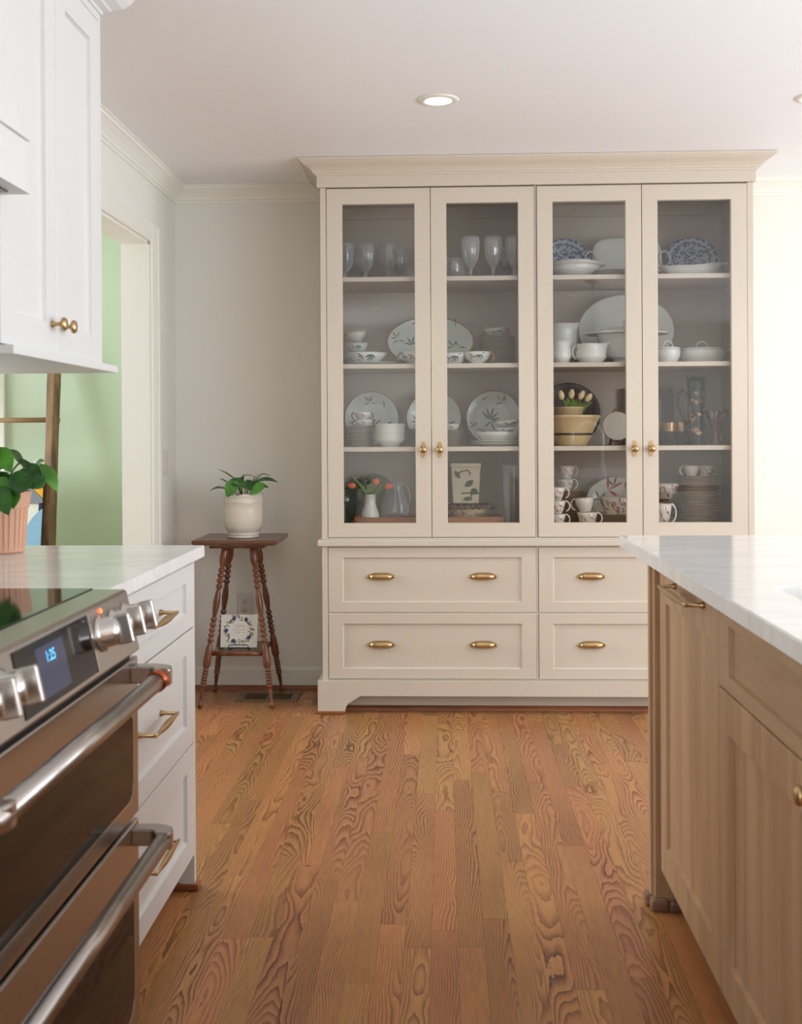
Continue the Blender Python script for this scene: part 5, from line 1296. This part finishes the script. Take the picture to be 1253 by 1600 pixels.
# ------------------------------------------------------------ terracotta pot with philodendron on the left counter
PX, PY, PZ = -1.145, 2.85, .9145
tpot = thing('terracotta_pot', (PX, PY, PZ), 'fluted terracotta pot on the left marble countertop', 'pot')
mb = MB(); rs = []
for r_, z_, fa in ((0, 0, 0), (.052, 0, 0), (.0565, .004, 0), (.058, .012, .5), (.0605, .03, 1), (.0655, .108, 1), (.066, .114, .3), (.0685, .116, 0), (.0745, .152, 0), (.0755, .157, 0), (.073, .158, 0), (.066, .15, 0), (.062, .13, 0), (0, .125, 0)):
    ring = []
    for i in range(144):
        a = 2 * PI * i / 144; ph = (a * 26 / (2 * PI)) % 1
        ring.append((max(r_ - fa * .0032 * (1 if ph < .32 else 0), 1e-4) * math.cos(a), max(r_ - fa * .0032 * (1 if ph < .32 else 0), 1e-4) * math.sin(a), z_))
    rs.append(ring)
mb.rings(rs, sm=False)
obj('pot', mb, TERRA, tpot, world=False)
obj('soil', MB().lathe([(0, .143), (.04, .145), (.066, .14), (.064, .13), (0, .13)], 24), SOIL, tpot, world=False)
ph = thing('philodendron_plant', (PX, PY, PZ + .14), 'heart-leaved green plant growing in the fluted terracotta pot', 'plant')
cb = Vector((PX, PY, PZ + .145))
bigs = [((63, 729), (89, 768), 2.86, .026, (.6, -.6, .6), LEAFL, .2), ((66, 747), (41, 762), 2.80, .024, (.1, -1, .2), LEAFM, .12), ((33, 722), (57, 729), 2.88, .019, (.1, -.9, -.6), LEAFL, .15), ((33, 721), (9, 702), 2.9, .021, (.3, -.5, 1), LEAFM, .25),
        ((-4, 703), (17, 738), 2.82, .030, (.5, -.8, .4), LEAFL, .15), ((42, 742), (15, 776), 2.78, .034, (0, -1, .5), LEAFM, .15), ((-4, 764), (14, 805), 2.75, .028, (.1, -1, .3), LEAFM, .1), ((20, 771), (21, 795), 2.77, .021, (0, -1, .3), LEAFL, .1),
        ((41, 731), (66, 750), 2.84, .024, (.2, -1, .4), LEAFM, .15), ((-3, 750), (18, 770), 2.79, .020, (0, -.9, .5), LEAFL, .1), ((-8, 726), (12, 731), 2.87, .019, (0, -.8, .6), LEAFM, .15), ((12, 742), (-8, 758), 2.83, .022, (0, -1, .4), LEAFM, .1),
        ((-20, 720), (-50, 745), 2.8, .03, (0, -1, .4), LEAFM, .15), ((-25, 700), (-45, 680), 2.9, .026, (0, -.6, .8), LEAFL, .15), ((-30, 755), (-62, 790), 2.8, .03, (0, -1, .3), LEAFM, .15), ((50, 727), (70, 720), 2.97, .016, (0, -.6, .8), LEAFL, .2), ((25, 752), (38, 745), 2.9, .02, (0, -.9, .5), LEAFM, .1)]
for (b_, t_, Y, w_, nr, mm_, sg_) in bigs:
    B = at(b_[0], b_[1], Y); Tt = at(t_[0], t_[1], Y - .02)
    leaf('leaf', B, Tt, w_, mm_, ph, nr, sg_)
    mid = cb.lerp(B, .5) + Vector((0, 0, .03))
    pts = [cb.lerp(mid, t) * (1 - t) + mid.lerp(B, t) * t for t in (0, .2, .4, .6, .8, 1)]
    obj('stem', MB().tube(pts, .0024, 6), STEM, ph)

# ------------------------------------------------------------ ladder and quilt in the adjoining room
ld = thing('blanket_ladder', (-2.13, 5.2, 0), 'rustic wooden blanket ladder leaning on the green wall', 'ladder')
def lpos(x, z): return Vector((x, 5.17 + z * .19, z))
for x0, x1 in ((-1.882, -1.937), (-2.38, -2.325)):
    a, b = lpos(x0, 0), lpos(x1, 1.95)
    mb = MB(); wv_ = .028; rs = []
    for i in range(9):
        p = a.lerp(b, i / 8); e = .0015 * math.sin(i * 2.3)
        rs.append([tuple(p + Vector((sx * (wv_ + e), sy * .02, 0))) for sx, sy in ((-1, -1), (.3, -1.25), (1, -.8), (1, 1), (-1, 1))])
    mb.rings(rs); obj('side_rail', mb, LADW, ld, bev=.003)
for z_ in (.33, .68, 1.0, 1.293, 1.65):
    obj('rung', MB().tube([lpos(-2.36, z_), lpos(-1.885, z_)], .0125, 10), wood('rung_wood_%d' % int(z_ * 100), (110, 84, 54), (156, 124, 82), 'X', .6, 1.5), ld)
qz = 1.0
QL, QR = -2.31, -1.945
def qp(u, z, o_=0.0):      # front face of the hanging quilt
    y = 5.17 + z * .19 - .042 - .004 * math.sin(u * 30)
    return Vector((u, y - o_, z))
QM = [mat('quilt_blue', (132, 172, 196), .9, bump=.6, bscale=60), mat('quilt_cream', (222, 222, 206), .9, bump=.6, bscale=60), mat('quilt_grey', (124, 130, 138), .9, bump=.6, bscale=60), mat('quilt_orange', (222, 164, 42), .9, bump=.6, bscale=60), mat('quilt_binding', (42, 48, 62), .9)]
qt = thing('quilt', (-2.13, 5.3, .3), 'folded patchwork quilt with blue, cream, grey and orange pieces on the ladder', 'quilt')
mb = MB(); n_ = 14; rs = []
for i in range(n_ + 1):
    u = QL + (QR - QL) * i / n_
    prof_ = [qp(u, .25), qp(u, .6), qp(u, qz), qp(u, qz + .03) + Vector((0, .012, 0)), lpos(u, qz + .035) + Vector((0, .01, 0)), lpos(u, qz) + Vector((0, .035, 0)), lpos(u, .35) + Vector((0, .03, 0)), lpos(u, .35) + Vector((0, .02, 0)), lpos(u, qz - .02) + Vector((0, .02, 0)), lpos(u, qz - .02) + Vector((0, -.018, 0)), lpos(u, .25) + Vector((0, -.025, 0))]
    rs.append([tuple(p) for p in prof_])
mb.rings(rs); obj('cloth', mb, QM[1], qt)
mb = MB().rings([[tuple(qp(QR - .001, z_, -.01)), tuple(qp(QR + .014, z_, -.01)), tuple(qp(QR + .014, z_, .004)), tuple(qp(QR - .001, z_, .004))] for z_ in (.25, .5, .8, qz + .02)])
obj('binding', mb, QM[4], qt)
def patch(pts2, m_, name='patch'):
    # pts2 in photo pixels of the hanging face
    P3 = []
    for px, py in pts2:
        for _ in range(1):
            y = 5.3
            for it in range(4):
                p = at(px, py, y); y = 5.17 + p.z * .19 - .044 - .004
        P3.append(at(px, py, y))
    a = [tuple(p) for p in P3]; b = [tuple(p + Vector((0, .006, 0))) for p in P3]
    return obj(name, MB().rings([a, b]), m_, qt)
patch([(66.3, 778), (55, 767), (46, 757), (46, 745), (67.5, 745)], QM[3])
patch([(66, 786), (-30, 788), (-30, 760), (10, 750), (45, 757.5), (54.5, 767.5), (66, 779)], QM[2])
arc = [(66, 795), (60, 799), (53, 806), (46, 815), (38, 828), (31, 838), (25, 850), (18, 870), (15, 890), (61, 890)]
patch(arc, QM[0])
